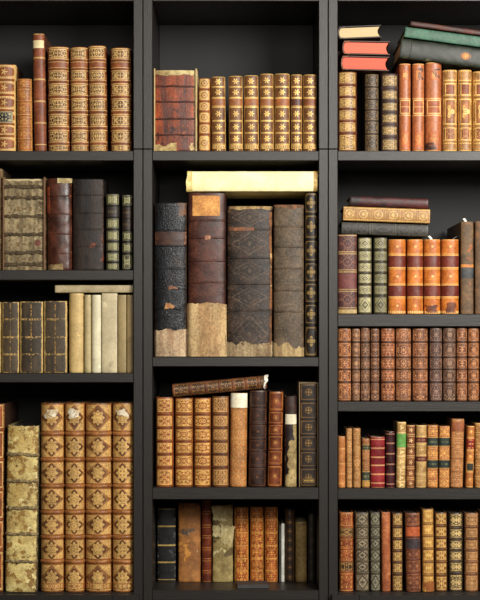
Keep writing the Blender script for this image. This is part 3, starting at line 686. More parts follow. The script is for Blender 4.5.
r, sh = book('C3', 299.8, 317.4, 383.4, 'dark brown gilt book in a pale-edged slipcase, right end of the third middle shelf', rc=.016, bul=.003,
     st=dict(c=(52, 36, 22), c2=(36, 24, 16), layers=[(('frame', .84, .04), (126, 96, 52)), (('ell', 4, .62, .3, 1), (150, 120, 66)), (('ring', .72, .05), (136, 106, 58)), (('ring', .3, .08), (60, 42, 28))], gw=.38),
     bands=[401.5, 419.5, 435.5, 451, 467.5], hw=.0013, ht=.0008,
     labels=[(478.5, 483, -.7, .7, dict(c=(120, 96, 48), c2=(96, 74, 38), layers=[(('text', 2), (196, 164, 88))]), 'foot_label')])
w_, h_, d_ = sh.W+.0003, sh.h+.0003, sh.dep
boxes('slipcase', [(-w_-.0016, -w_, -.004, d_, 0, h_+.0016), (w_, w_+.0016, -.004, d_, 0, h_+.0016), (-w_, w_, -.004, d_, h_, h_+.0016), (-w_, w_, d_, d_+.0016, 0, h_+.0016)],
      plain((158, 136, 104), .6, 120, .7), r, .0003)
lying(172.6, 266.8, 384.6, 397.3, -5.4, 'brown gilt book lying slanted on the third middle shelf row, white frayed end', dep=.12, rc=.010, geo=.0005, rag=.004,
      st=dict(c=(132, 88, 56), c2=(100, 64, 42), layers=[(('rect', .85, .8), (168, 128, 82)), (('dense', 3.4, .42, .82, .76), (52, 36, 26))], gw=.36, rough=.45, wear=(168, 112, 70), wearamt=.2),
      bands=[190, 206, 219.5, 233, 246, 258.5], hw=.0016, ht=.0012,
      patches=[dict(name='frayed_headband', label='white frayed headband', y0=268, y1=263.2, u=(-1, 1), mat=dict(c=(240, 238, 232), c2=(206, 198, 184), rough=.9, uv=False, bump=.9), rag=(.006, .006), side=.2, off=.002)])

# ------------------------------------------------------------------ middle bottom shelf, books pushed back
RB = dict(rc=.118, dep=.135)
book('C4', 157.3, 175.6, 508.5, 'black book with four gilt rules, left end of the bottom middle shelf', **RB, bul=.004,
     st=dict(c=(32, 31, 31), c2=(20, 20, 20), layers=[(('rules', .97, .05), (170, 146, 86))], gw=.3, wear=(104, 102, 98), wearamt=.28, rough=.45, spots=[((76, 76, 76), 30, .6)]), bands=[526.5, 545.5, 562.5, 580.2], raised=False)
book('C4', 178.2, 200.6, 502.5, 'mottled orange and grey vellum book, bottom middle shelf', name='vellum_book', **RB, geo=.0007, rag=.003, bul=.007,
     st=dict(c=(176, 124, 66), c2=(146, 100, 56), uv=False, rough=.6, spots=[((96, 82, 70), 26, .56), ((196, 142, 68), 30, .6), ((62, 58, 62), 44, .7), ((196, 170, 116), 50, .66)], bump=.4, var=20), board=(150, 126, 88))
book('C4', 201.6, 211.5, 500.5, 'slim glossy red-brown book with double gilt rules, bottom middle shelf', **RB,
     st=dict(c=(124, 62, 36), c2=(94, 44, 26), layers=[(('rules', .88, .05), (188, 132, 74))], rough=.34), bands=[513, 526.5, 537, 549, 560, 572], hw=.0012, ht=.0009)
r, sh = book('C4', 212.6, 233, 504.5, 'torn greenish-cream vellum book with peeling flaps, bottom middle shelf', name='vellum_book', **RB, geo=.0010, rag=.005, bul=.006,
     st=dict(c=(172, 154, 104), c2=(132, 114, 70), uv=False, rough=.5, spots=[((104, 88, 54), 26, .58), ((196, 184, 140), 30, .64), ((120, 86, 50), 60, .7)], bump=.6, var=18), board=(160, 144, 98))
YS = lambda y: pz(y, .118)-pz(591)
vm = dict(c=(204, 192, 148), c2=(170, 154, 108), uv=False, rough=.5, bump=.3, var=24)
mk_patch('peeling_flap', sh, YS(522), YS(506.5), -.95, .35, leather(**vm), r, rag=(.006, .003), side=.2, off=.001, curl=.004)
mk_patch('peeling_flap', sh, YS(545), YS(524.5), -.2, .95, leather(**vm), r, rag=(.012, .006), side=.3, off=.001, curl=.006)
mk_patch('peeling_flap', sh, YS(539), YS(526), -.98, -.3, leather(**vm), r, rag=(.008, .003), side=.3, off=.001, curl=.003)
def orange_book(x0, x1, top, label):
    book('C4', x0, x1, top, label, **RB, group='orange gilt trio on the bottom middle shelf',
         st=dict(dirt=.42, c=(172, 96, 48), c2=(130, 68, 34), layers=[(('dense', 3.0, .53, .92, .97), (206, 148, 76)), (('star', 4, .6, .4), (214, 158, 84)), (('frame', .95, .05), (212, 160, 88)), (('ring', .3, .08), (160, 80, 36))], gw=.38, rough=.42),
         bands=[520, 533, 546, 559, 571], raised=False)
orange_book(234.2, 248.6, 507, 'orange gilt-patterned book, left one of the trio on the bottom middle shelf')
orange_book(250.2, 263.6, 507, 'orange gilt-patterned book, middle one of the trio on the bottom middle shelf')
orange_book(264.7, 278, 507, 'orange gilt-patterned book, right one of the trio, beside the thin pamphlets')
book('C4', 279, 281.2, 526, 'very thin dark pamphlet beside the orange trio', name='pamphlet', **RB, bul=.0008, bth=.0008, st=dict(c=(84, 80, 72), c2=(64, 60, 54), uv=False), gap=.05)
book('C4', 281.4, 284.4, 523.5, 'very thin grey-white pamphlet before the black flowered book', name='pamphlet', **RB, bul=.0008, bth=.0008, st=dict(c=(226, 226, 214), c2=(200, 200, 188), uv=False), gap=.05)
book('C4', 285.2, 294.6, 509, 'narrow black-brown book with a gilt flower chain, bottom middle shelf', **RB,
     st=dict(c=(54, 38, 26), c2=(40, 28, 20), layers=[(('star', 4, .42, .4), (166, 122, 62)), (('ring', .62, .05), (110, 80, 44)), (('vline', .86, .06), (130, 98, 54))], gw=.36), bands=[518, 527, 536, 545, 554, 563, 572], raised=False)
book('C4', 295.4, 307, 522, 'plain olive-tan vellum book, bottom middle shelf', name='vellum_book', **RB, st=dict(c=(172, 148, 98), c2=(144, 120, 76), uv=False, rough=.5, var=18, spots=[((112, 92, 56), 30, .62)]), board=(140, 118, 74))
book('C4', 307.6, 315.6, 514, 'black book with a faint flower chain in the right corner of the bottom middle shelf', **RB,
     st=dict(c=(44, 36, 28), c2=(32, 26, 20), layers=[(('star', 4, .4, .4), (92, 74, 44)), (('ring', .6, .05), (76, 62, 38))], gw=.36), bands=[524, 535, 546, 557, 568], raised=False)
# a loose grey booklet lying on the bottom shelf
zb = pz(590.5); bk = empty('booklet', (px(253.5, .03), .028, zb+.0003), (0, 0, .05)); tag(bk, 'thin grey booklet lying flat in front of the orange trio', 'booklet')
boxes('cover', [(-.036, .036, 0, .055, 0, .0012), (-.036, .034, 0, .055, .0072, .0084)], plain((66, 65, 62), .6, 70, .6), bk, .0005)
boxes('page_block', [(-.0345, .0335, .0018, .053, .00125, .00715)], pages((84, 80, 74)), bk, .0005)
boxes('spine', [(-.036, .034, -.0012, .0004, 0, .0084)], plain((70, 68, 66), .6, 70, .6), bk, .0004)
# ------------------------------------------------------------------ right top shelf
book('R1', 338, 357.4, 71.5, 'red-brown book with cream-gilt squares, under the pink-edged books',
     st=dict(c=(126, 76, 46), c2=(98, 56, 36), layers=[(('rect', .82, .84), (200, 168, 106)), (('dense', 3.4, .52, .76, .76), (112, 70, 42)), (('star', 5, .5, .4), (206, 174, 112))], gw=.32, rough=.42),
     bands=[85, 97, 109, 121, 133], hw=.0016, ht=.0012)
book('R1', 365, 379, 74, 'dark grey-brown gilt book standing alone after the gap, right top shelf',
     st=dict(c=(76, 62, 52), c2=(54, 44, 38), layers=[(('dense', 3.4, .54, .88, .82), (138, 116, 82)), (('frame', .9, .05), (132, 110, 76))], gw=.36), bands=[87, 99.5, 110, 121, 134], hw=.0016, ht=.0012)
book('R1', 381.2, 398.6, 73.5, 'purple-brown book with cream-gilt squares, beside the smooth orange-brown books',
     st=dict(c=(90, 68, 58), c2=(66, 50, 44), layers=[(('rect', .8, .7), (178, 152, 104)), (('dense', 3.2, .5, .76, .62), (84, 62, 50)), (('star', 4, .5, .4), (190, 162, 110))], gw=.33), bands=[88.5, 101, 112.5, 124.5, 137], hw=.0019, ht=.0013)
def smooth_orange(x0, x1, top, label, stain):
    pt = [dict(name='leather_scuff', label='dark stain at the head', y0=69, y1=80, u=(-.25, .5), mat=dict(c=(64, 62, 62), c2=(120, 84, 60), uv=False), rag=(.006, .006), side=.7)] if stain else []
    if stain == 2: pt.append(dict(name='leather_scuff', label='black stain at the foot', y0=141, y1=150, u=(-.9, .1), mat=dict(c=(56, 44, 38), c2=(80, 54, 40), uv=False), rag=(.002, .006), side=.4))
    book('R1', x0, x1, top, label, group='smooth orange-brown books on the right top shelf', bul=(x1-x0)*S*.4, patches=pt,
         st=dict(c=(182, 116, 74), c2=(154, 90, 54), layers=[(('rules', .975, .018), (232, 190, 128))], gw=.28, rough=.36, streak=1, var=30), bands=[99, 115], raised=False,
         labels=[(70.5, 80, -.5, .5, dict(c=(192, 122, 74), c2=(176, 104, 62), layers=[(('star', 5, .55, .5), (220, 168, 100)), (('dense', 4, .55, .7, .9), (216, 164, 98))]), 'gilt_ornament'),
                 (100, 114, -.82, .82, dict(c=(176, 108, 66), c2=(152, 88, 52), layers=[(('frame', .92, .06), (236, 196, 134)), (('rulecm', 0, .06), (230, 188, 126))]), 'title_panel'),
                 (131, 147, -.6, .6, dict(c=(190, 118, 70), c2=(176, 102, 60), layers=[(('lozfill', .8), (206, 150, 86)), (('dense', 4, .5, .8, .95), (190, 116, 68))]), 'gilt_ornament')])
smooth_orange(399.2, 411.2, 63.5, 'smooth orange-brown book, left one of three under the green book', 0)
smooth_orange(412.4, 424.8, 63.5, 'smooth orange-brown book, middle one of three under the green book', 1)
smooth_orange(425.6, 442.4, 62.2, 'smooth orange-brown book with dark stains, widest of three under the green book', 2)
def golden(x0, x1, top, label):
    book('R1', x0, x1, top, label, group='golden-tan books with red-brown squares, right top shelf', bul=(x1-x0)*S*.38,
         st=dict(c=(180, 138, 86), c2=(150, 110, 64), layers=[(('rules', .88, .08), (226, 188, 116)), (('frame', .95, .03), (150, 102, 56)), (('dots', .72, .06, 12), (224, 186, 116))], gw=.3, rough=.4, edge=((214, 172, 104), .9)),
         bands=[82, 97, 126.5, 142], hw=.0010, ht=.0006,
         labels=[(83.5, 95.5, -.7, .7, dict(c=(150, 88, 52), c2=(126, 70, 42), layers=[(('frame', .9, .08), (230, 194, 124)), (('corners', 1.55, .8), (220, 180, 110))]), 'title_label'),
                 (98.5, 125, -.7, .7, dict(c=(158, 104, 60), c2=(136, 86, 48), layers=[(('frame', .93, .05), (226, 190, 118)), (('ell', 3, .95, .3, .6), (228, 192, 118)), (('dense', 4, .52, .5, .7), (176, 122, 66))]), 'gilt_ornament'),
                 (127.5, 140.5, -.7, .7, dict(c=(150, 92, 54), c2=(130, 74, 44), layers=[(('frame', .9, .07), (228, 192, 120)), (('dense', 4, .55, .7, .7), (206, 160, 96))]), 'title_label')])
golden(443, 457.8, 69.5, 'golden-tan book with red-brown squares, left one, beside the stained orange-brown book')
golden(458.6, 472.4, 69.5, 'golden-tan book with red-brown squares, second one, below the gold medallion')
golden(473.2, 489, 71, 'golden-tan book with red-brown squares, cut by the right edge of the photo')
lying_head(341, 389.2, 55.4, 69.6, 1.6, .17, 'pink-edged book lying lowest of the three on the right top shelf', dict(c=(150, 98, 66), c2=(110, 70, 48), uv=False), page=(228, 116, 94), bth=.0018, bul=.006)
lying_head(342.4, 390, 40.4, 54.0, 1.2, .17, 'pink-edged book lying in the middle of the three on the right top shelf', dict(c=(150, 100, 70), c2=(110, 70, 48), uv=False), page=(232, 126, 102), bth=.0018, bul=.006)
lying_head(337.9, 381.4, 26.6, 39.2, -2.4, .16, 'cream-edged book with a dark cover lying on top of the pink-edged pair', dict(c=(96, 84, 72), c2=(60, 54, 48), uv=False), page=(214, 190, 150), bth=.0016, bul=.006)
lying(400.2, 496, 37.9, 57.6, 7.4, 'thick dark green book with a gold medallion, lying slanted under the teal one', dep=.20, rc=.006, bul=.004,
      st=dict(c=(48, 54, 38), c2=(34, 38, 27), uv=False, rough=.4, wear=(120, 112, 80), wearamt=.18, spots=[((92, 88, 58), 40, .64)]), board=(66, 70, 50), bands=[411], hw=.0010, ht=.0006,
      patches=[dict(name='gold_medallion', label='round gold medallion', y0=471, y1=460.5, u=(-.38, .38), mat=dict(c=(184, 126, 58), c2=(150, 98, 44), layers=[(('ring', .9, .08), (110, 80, 44)), (('star', 6, .6, .4), (210, 156, 84))]),
                    outline='disc')])
lying(405, 497, 26.6, 36.9, 7.6, 'teal book lying slanted between the dark green and the red-brown one', dep=.19, rc=.012, bul=.002,
      st=dict(c=(84, 122, 100), c2=(66, 100, 82), uv=False, rough=.5, wear=(120, 146, 122), wearamt=.12, var=24), board=(84, 122, 100))
lying(410.6, 497, 20.6, 25.6, 8.0, 'thin red-brown book lying slanted on top of the teal one', dep=.18, rc=.012, bul=.002, bth=.0014,
      st=dict(c=(98, 56, 42), c2=(70, 42, 34), uv=False, wear=(150, 104, 76), wearamt=.25), board=(110, 70, 52))

# ------------------------------------------------------------------ right second shelf
book('R2', 338, 357.2, 234.3, 'purple-brown book with gilt lines, left end of the second right shelf', bul=.008,
     st=dict(c=(98, 62, 58), c2=(74, 46, 44), layers=[(('rules', .9, .06), (176, 146, 100)), (('ring', .95, .06), (142, 104, 84)), (('dense', 3, .58, .85, .8), (134, 94, 76))], gw=.36, wear=(150, 96, 64), wearamt=.2),
     bands=[253, 271, 290.5, 309], raised=False,
     labels=[(274, 289, -.94, .94, dict(c=(126, 70, 64), c2=(104, 56, 52), spots=[((150, 104, 92), 40, .62)], uv=False)),
             (309.8, 313.4, -.97, .97, dict(c=(206, 184, 132), c2=(176, 150, 100), uv=False), 'foot_border')])
def olive(x0, x1, label, c, g):
    book('R2', x0, x1, 237.3, label, group='olive gilt pair on the second right shelf',
         st=dict(c=c, c2=tuple(v*.8 for v in c), layers=[(('rect', .95, .84), g), (('lozfill', .85), c), (('loz', .62, .12), g), (('star', 4, .4, .4), g), (('frame', .86, .05), c)], gw=.3, rough=.4),
         bands=[250, 262, 273, 284.5, 295.5], hw=.0014, ht=.0009)
olive(358.2, 372, 'cream-olive gilt book with dark diamonds, brighter one of the pair', (88, 80, 58), (186, 178, 140))
olive(373.8, 387.6, 'darker olive gilt book with diamonds, beside the orange and maroon set', (78, 72, 54), (146, 140, 108))
def orange_maroon(x0, x1, label, stain):
    pt = [dict(name='leather_scuff', label='dark stain at the foot', y0=303 if stain == 2 else 306, y1=313, u=(-.7, .55), mat=dict(c=(98, 56, 40), c2=(130, 74, 40), uv=False), rag=(0, .005), side=.4)] if stain else []
    lb = dict(c=(124, 58, 42), c2=(108, 48, 36), layers=[(('rules', .93, .07), (224, 176, 104))], rough=.38)
    sm = dict(c=(224, 136, 52), c2=(206, 116, 42), layers=[(('star', 6, .3, .4), (246, 206, 130))], uv=True)
    book('R2', x0, x1, 239.3, label, group='orange and maroon set on the second right shelf', bul=(x1-x0)*S*.32, patches=pt,
         st=dict(c=(206, 132, 62), c2=(176, 104, 46), layers=[(('rules', .95, .03), (222, 174, 100)), (('star', 6, .34, .4), (248, 210, 136))], gw=.26, rough=.36, spots=[((196, 100, 40), 24, .66)]),
         bands=[254, 269, 284, 298], raised=False,
         labels=[(255, 268.2, -.97, .97, lb, 'maroon_band'), (284.8, 297.4, -.97, .97, lb, 'maroon_band'), (311, 313.6, -.97, .97, dict(c=(214, 150, 76), c2=(190, 120, 56), layers=[(('dots', .3, .6, 16), (246, 208, 140))]), 'foot_border')])
orange_maroon(388.6, 406.2, 'orange book with two maroon bands, first from the left of four', 0)
orange_maroon(407.4, 423.6, 'orange book with two maroon bands, second from the left of four', 0)
orange_maroon(424.2, 441, 'orange book with two maroon bands, third of four, stained foot', 1)
orange_maroon(441.8, 459.4, 'orange book with two maroon bands, fourth of four, darkest foot, beside the grey-brown book', 2)
book('R2', 461, 473.8, 221.5, 'tall grey-brown speckled book with a dark blue label, second right shelf', dep=.245, bul=.005,
     st=dict(c=(132, 104, 74), c2=(104, 84, 62), uv=False, rough=.6, spots=[((158, 102, 56), 70, .58), ((92, 86, 76), 50, .6)]), board=(88, 62, 42),
     labels=[(264.5, 267.5, -.96, .96, dict(c=(206, 142, 72), c2=(180, 116, 56), uv=False), 'gilt_rule'), (268, 278.5, -.96, .96, dict(c=(82, 82, 80), c2=(68, 68, 66), uv=False), 'title_label')])
book('R2', 475.2, 492, 221, 'grey-brown book cut by the right edge of the photo, second right shelf', dep=.235, bul=.005,
     st=dict(c=(126, 98, 70), c2=(98, 78, 58), uv=False, rough=.6, spots=[((150, 96, 54), 70, .58)]), board=(88, 62, 42))
lying(341.4, 428.4, 221.7, 233.8, 1.9, 'dark grey book with blind-stamped frames, lowest of the lying stack of three', dep=.13, rc=.018, bul=.004,
      st=dict(c=(70, 67, 60), c2=(52, 50, 46), layers=[(('frame', .86, .03), (106, 102, 90)), (('loz', .5, .05), (98, 94, 84)), (('frame', .7, .02), (96, 92, 82))], gw=.36), bands=[355, 368, 398, 411], raised=False)
lying(343.4, 430, 206.2, 220.4, 2.0, 'tan-gold book with a row of gilt circles, middle of the lying stack of three', dep=.14, rc=.010, bul=.003,
      st=dict(c=(166, 128, 76), c2=(140, 104, 60), layers=[(('ring', .85, .1), (214, 184, 126)), (('star', 8, .55, .35), (220, 190, 130)), (('rules', .0, .0), CREAM), (('vdots', .98, 14.0, .2), (184, 146, 92)), (('vline', .82, .06), (210, 176, 116))], gw=.33, rough=.45),
      bands=[356, 371, 386, 401, 416], raised=False)
lying(350, 428.4, 195.8, 205.6, 2.2, 'maroon book with rubbed edges, topmost of the lying stack of three', dep=.13, rc=.016, bul=.004,
      st=dict(c=(96, 46, 42), c2=(66, 36, 34), uv=False, rough=.42, wear=(176, 120, 92), wearamt=.16, spots=[((56, 44, 42), 18, .6)]), board=(84, 46, 42))
def slip(x, y, lean, label, book_w=.004):
    """small curled strip of white paper standing out of a book"""
    rc = .06; z0 = pz(y, rc); vs, fs = [], []
    n = 8
    for i in range(n+1):
        t = i/n
        cx = px(x, rc) + lean*t*t; z = z0 + .022*t - .005*t*t
        for (dx, dy) in ((-.0022, -.0003), (.0022, -.0003), (.0022, .0003), (-.0022, .0003)):
            vs.append((cx+dx, rc+dy+.002*t*t, z+dx*.4))
    for i in range(n):
        for k in range(4): fs.append((i*4+k, i*4+(k+1) % 4, (i+1)*4+(k+1) % 4, (i+1)*4+k))
    fs += [(3, 2, 1, 0), tuple(n*4+k for k in range(4))]
    o = link('bookmark', vs, fs, plain((222, 220, 212), .7, 80, .92), None); tag(o, label, 'bookmark', 'white paper bookmarks')
slip(432.4, 243.6, -.008, 'short white paper slip out of the third orange and maroon book')
slip(451.6, 243.6, .014, 'curled white paper slip out of the fourth orange and maroon book')
slip(466.5, 226, -.006, 'white paper slip at the head of the tall grey-brown book')

# ------------------------------------------------------------------ right third shelf
R3 = [(338, 351.6, 328, (156, 94, 56), 'first from the left', .6), (352.2, 360.2, 328.3, (134, 90, 64), 'second, thin', 0), (360.7, 370, 327.2, (122, 80, 58), 'third, dark-smudged', 0), (370.6, 379.6, 328.2, (118, 74, 52), 'fourth, darkest of the thin ones', 0),
      (381, 395.2, 328, (146, 84, 52), 'fifth, after the narrow gap', 0), (395.8, 411.6, 328, (150, 94, 62), 'sixth, widest', 0), (412.6, 428.4, 328.2, (148, 90, 58), 'seventh, tan tooled panels', 0), (429.8, 442.6, 327.6, (112, 78, 68), 'eighth, purple-brown', 0),
      (443.2, 456.2, 327.6, (118, 82, 64), 'ninth, grey-brown', 0), (456.8, 467.6, 327.6, (146, 90, 60), 'tenth, orange-brown', 0), (468.2, 479.4, 328, (156, 96, 58), 'eleventh, tan-orange', 0), (480, 492, 328, (140, 84, 54), 'last, cut by the right edge', 0)]
for i, (a, b, t, c, w, ln) in enumerate(R3):
    g = tuple(min(255, v*1.0+k) for v, k in zip(c, (48, 52, 42))); c = tuple(v*.85+.15*sum(c)/3 for v in c)
    book('R3', a, b, t, w + ', in the even brown row on the third right shelf', group='even red-brown row on the third right shelf', bul=(b-a)*S*.32, dep=.11,
         st=dict(c=c, c2=tuple(v*.76 for v in c), layers=[(('dense', 4.2, .57, .86, .85), g), (('frame', .86, .035), g), (('star', 4, .5, .4), g), (('rules', .93, .05), tuple(v*.6 for v in c)), (('corners', 1.6, .8), tuple(v*.8 for v in c))], gw=.4,
                 spots=[(tuple(v*.66 for v in c), 46, .6), ((188, 116, 62), 40, .66)], wear=(196, 140, 92), wearamt=.14, rough=.42),
         bands=[342.3+(i % 3-1)*.3, 357.6, 369.6, 382.2], hw=.0012, ht=.0009, bandmat=leather(tuple(v*.72 for v in c), None, uv=False),
         labels=[(394.5, 399.5, -.95, .95, dict(c=tuple(v*.85 for v in c), c2=tuple(v*.7 for v in c), layers=[(('dense', 4.5, .52, .9, .9), g)]), 'foot_border')])

# ------------------------------------------------------------------ right fourth shelf
Q = dict(dep=.115)
book('R4', 338.2, 345.6, 436.5, 'plain light tan-orange book, left end of the fourth right shelf', **Q, st=dict(c=(204, 144, 86), c2=(180, 118, 66), layers=[(('rules', .97, .04), (222, 176, 116))], gw=.3), bands=[449, 464, 474, 484], raised=False)
for a, b, w in ((346.4, 352.6, 'thinner'), (353.2, 361, 'wider')):
    book('R4', a, b, 428.3, w + ' of two tan sprinkled books near the left of the fourth right shelf', **Q, lean=-.3, group='two tan sprinkled books', st=dict(c=(172, 124, 76), c2=(144, 98, 56), layers=[(('dense', 5, .53, .95, .97, 1), (208, 168, 112))], gw=.42), bands=[441, 455, 468, 480], raised=False)
GR = dict(c=(70, 76, 60), c2=(56, 62, 50), layers=[(('text', 2), (140, 134, 90)), (('rules', .92, .08), (196, 160, 96))])
book('R4', 362, 370, 438.5, 'short brown book with two grey-green labels beside the red one', **Q, st=dict(c=(160, 108, 68), c2=(124, 84, 54), layers=[(('dense', 5, .53, .9, .97, 1), (186, 140, 92))], gw=.4), bands=[445, 450, 471.5, 482], raised=False,
     labels=[(445, 450.5, -.96, .96, GR), (471.5, 481.5, -.96, .96, GR), (482, 486.5, -.96, .96, dict(c=(204, 166, 92), c2=(180, 138, 74), uv=False), 'foot_border')])
book('R4', 370.6, 385.2, 437, 'bright red book with gilt rules, fourth right shelf', **Q, st=dict(c=(152, 52, 54), c2=(124, 40, 44), layers=[(('rules', .93, .06), (226, 178, 128))], gw=.24, rough=.36), bands=[439.4, 448.5, 457.5, 465.5, 474.5, 483.5], raised=False, bul=.009)
book('R4', 385.9, 395, 431.5, 'dark maroon book with gilt rules, fourth right shelf', **Q, st=dict(c=(80, 36, 40), c2=(60, 26, 30), layers=[(('rules', .94, .055), (196, 150, 120))], gw=.26, rough=.34), bands=[434, 443.5, 454, 464.5, 474.5, 484.5], raised=False)
book('R4', 396.2, 405.6, 422, 'cream-tan book with a bright green label, fourth right shelf', **Q, lean=1, st=dict(c=(204, 172, 116), c2=(176, 142, 92), layers=[(('rules', .9, .07), (226, 198, 146)), (('star', 3, .55, .4), (232, 206, 150)), (('rulecm', .35, .03), (146, 104, 62))], gw=.36), bands=[433.5, 448, 456, 468, 474, 482], raised=False,
     labels=[(434, 447.5, -.97, .97, dict(c=(122, 176, 98), c2=(106, 156, 82), uv=False))])
book('R4', 406.4, 414.8, 425.2, 'brown book with a column of cream ornaments, right of the green-labelled one', **Q, lean=.6, st=dict(c=(150, 98, 62), c2=(122, 78, 50), layers=[(('star', 5, .5, .4), (220, 184, 132)), (('rules', .9, .08), (206, 164, 108))], gw=.36), bands=[435.5, 446, 457, 468, 479], hw=.0010, ht=.0007)
MR = dict(c=(116, 62, 52), c2=(96, 50, 44), layers=[(('text', 2), (186, 140, 96)), (('rules', .92, .08), (206, 170, 110))])
book('R4', 415.8, 426.8, 425.2, 'tan-cream book with two maroon labels, fourth right shelf', **Q, lean=.4, st=dict(c=(190, 158, 104), c2=(160, 126, 80), layers=[(('rules', .9, .06), (216, 184, 126)), (('star', 4, .5, .4), (206, 172, 118)), (('rulecm', .2, .04), (150, 112, 70))], gw=.36), bands=[437, 443.5, 456, 462.5, 474], raised=False,
     labels=[(437.2, 443.2, -.96, .96, MR), (456.2, 462.2, -.96, .96, MR)])
DG = dict(c=(48, 62, 54), c2=(38, 50, 44), layers=[(('text', 2), (110, 112, 80)), (('rules', .93, .07), (206, 160, 92))])
for a, b, t, w in ((427.2, 438.2, 425, 'left'), (439, 449.8, 426, 'right')):
    book('R4', a, b, t, w + ' of two orange-brown books with two dark green labels each, fourth right shelf', **Q, lean=.4, group='two orange-brown books with dark green labels',
         st=dict(c=(184, 126, 72), c2=(154, 98, 56), layers=[(('dense', 4.5, .53, .9, .9), (214, 164, 98)), (('star', 5, .5, .4), (220, 168, 96))], gw=.36), bands=[437.2, 447, 459.6, 469, 479], raised=False, bul=.005,
         labels=[(437.4, 446.8, -.96, .96, DG), (459.8, 468.8, -.96, .96, DG)])
book('R4', 450.2, 463.4, 418.8, 'tallest tan book on the fourth right shelf, leaning slightly right', **Q, lean=1.6, st=dict(c=(188, 136, 88), c2=(158, 108, 68), layers=[(('dense', 4.5, .56, .9, .9), (206, 158, 106)), (('rules', .95, .03), (150, 98, 58))], gw=.38), bands=[432, 445, 459, 472], raised=False,
     labels=[(422.5, 431.5, -.95, .95, dict(c=(170, 110, 74), c2=(148, 92, 60), uv=False))])
book('R4', 465.8, 473.4, 426, 'orange book with a red and a black-green label, fourth right shelf', **Q, lean=1.7, st=dict(c=(200, 138, 74), c2=(168, 108, 58), layers=[(('star', 5, .42, .4), (228, 182, 110)), (('rules', .92, .06), (222, 176, 108))], gw=.34), bands=[438, 450.5, 463, 471.5], raised=False,
     labels=[(438.2, 450.2, -.96, .96, dict(c=(158, 54, 40), c2=(136, 44, 36), layers=[(('text', 3), (220, 160, 100)), (('rules', .94, .06), (226, 180, 112))])), (463.2, 471.4, -.96, .96, dict(c=(64, 66, 58), c2=(50, 52, 46), layers=[(('frame', .9, .08), (190, 150, 90))]))])
book('R4', 475.2, 489, 423, 'tan panelled book at the right edge of the photo, fourth right shelf', **Q, st=dict(c=(182, 134, 82), c2=(150, 104, 62), layers=[(('rules', .88, .09), (214, 176, 118)), (('dense', 4, .56, .9, .8), (208, 166, 106))], gw=.36), bands=[434, 445, 456, 467, 478], hw=.0010, ht=.0008)

# ------------------------------------------------------------------ right bottom shelf
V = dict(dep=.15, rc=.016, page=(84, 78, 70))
def frame_style(c, g, d=None, **kw):
    d = d or tuple(v*.7 for v in c)
    return dict(dict(c=c, c2=tuple(v*.76 for v in c), layers=[(('rect', .88, .8), g), (('dense', 3.2, .5, .8, .7), d), (('star', 4, .55, .4), g), (('frame', .84, .05), d)], gw=.35, rough=.42), **kw)
book('R5', 339.6, 353.6, 512.4, 'orange-brown book with two black-and-gilt panels, left end of the bottom right shelf', **V,
     st=dict(c=(166, 94, 52), c2=(124, 66, 38), layers=[(('dense', 3.4, .56, .84, .8), (200, 146, 86)), (('rules', .9, .06), (190, 138, 82))], gw=.36), bands=[527, 538, 549.5, 561.5, 572.5], hw=.0014, ht=.001,
     labels=[(528, 536.8, -.94, .94, dict(c=(186, 150, 96), c2=(160, 122, 74), layers=[(('dense', 3.2, .5, .9, .8), (58, 42, 30)), (('frame', .9, .06), (60, 44, 32))]), 'gilt_panel'),
             (562.4, 571.6, -.94, .94, dict(c=(186, 150, 96), c2=(160, 122, 74), layers=[(('dense', 3.2, .5, .9, .8), (58, 42, 30)), (('frame', .9, .06), (60, 44, 32))]), 'gilt_panel')])
def olive_dia(a, b, t, c, label, ln=0):
    g = tuple(min(255, v+48) for v in c)
    book('R5', a, b, t, label, **V, group='grey-olive pair with diamonds, bottom right shelf', lean=ln, 
         st=dict(c=c, c2=tuple(v*.8 for v in c), layers=[(('dense', 4.2, .5, .88, .84), g), (('loz', .8, .09), tuple(v*.55 for v in c)), (('loz', .5, .07), g), (('star', 4, .35, .3), tuple(v*.5 for v in c)), (('frame', .9, .05), tuple(v*.6 for v in c))], gw=.38, rough=.5, wear=(150, 112, 76), wearamt=.12),
         bands=[527, 538, 549.5, 561.5, 573], hw=.0015, ht=.001)
olive_dia(355.6, 369.6, 512.6, (116, 102, 78), 'wider grey-brown book with diamonds, second from the left on the bottom right shelf', -.6)
olive_dia(370.6, 380.6, 512.2, (104, 98, 76), 'thinner grey-olive book with diamonds, third from the left on the bottom right shelf', -.4)
book('R5', 382, 391, 512.2, 'plain rubbed orange book without bands, bottom right shelf', **V, lean=-.6, st=dict(c=(182, 116, 74), c2=(152, 88, 54), uv=False, rough=.55, spots=[((204, 148, 100), 50, .6), ((140, 78, 48), 40, .64)]))
book('R5', 392.4, 403, 513, 'brown book with cream-gilt squares, beside the red-brown book with orange label', **V, st=frame_style((110, 78, 52), (194, 162, 104), (116, 84, 50)), bands=[527, 539, 551, 562.5, 574], hw=.0017, ht=.0012)
book('R5', 406.6, 421.6, 513, 'red-brown book with orange and dark labels, protruding from the bottom right shelf', dep=.16, rc=.006, page=(84, 78, 70), lean=-1.4,
     st=dict(c=(122, 72, 52), c2=(94, 54, 40), layers=[(('dense', 3.6, .55, .86, .84), (166, 116, 78)), (('frame', .9, .04), (156, 106, 70))], gw=.38), bands=[526.5, 537.5, 550, 560, 573], hw=.0016, ht=.0011,
     labels=[(527.5, 536.5, -.92, .92, dict(c=(190, 106, 64), c2=(168, 88, 52), uv=False)), (539, 549, -.95, .95, dict(c=(84, 72, 74), c2=(66, 56, 58), uv=False, spots=[((160, 96, 60), 40, .64)]))])
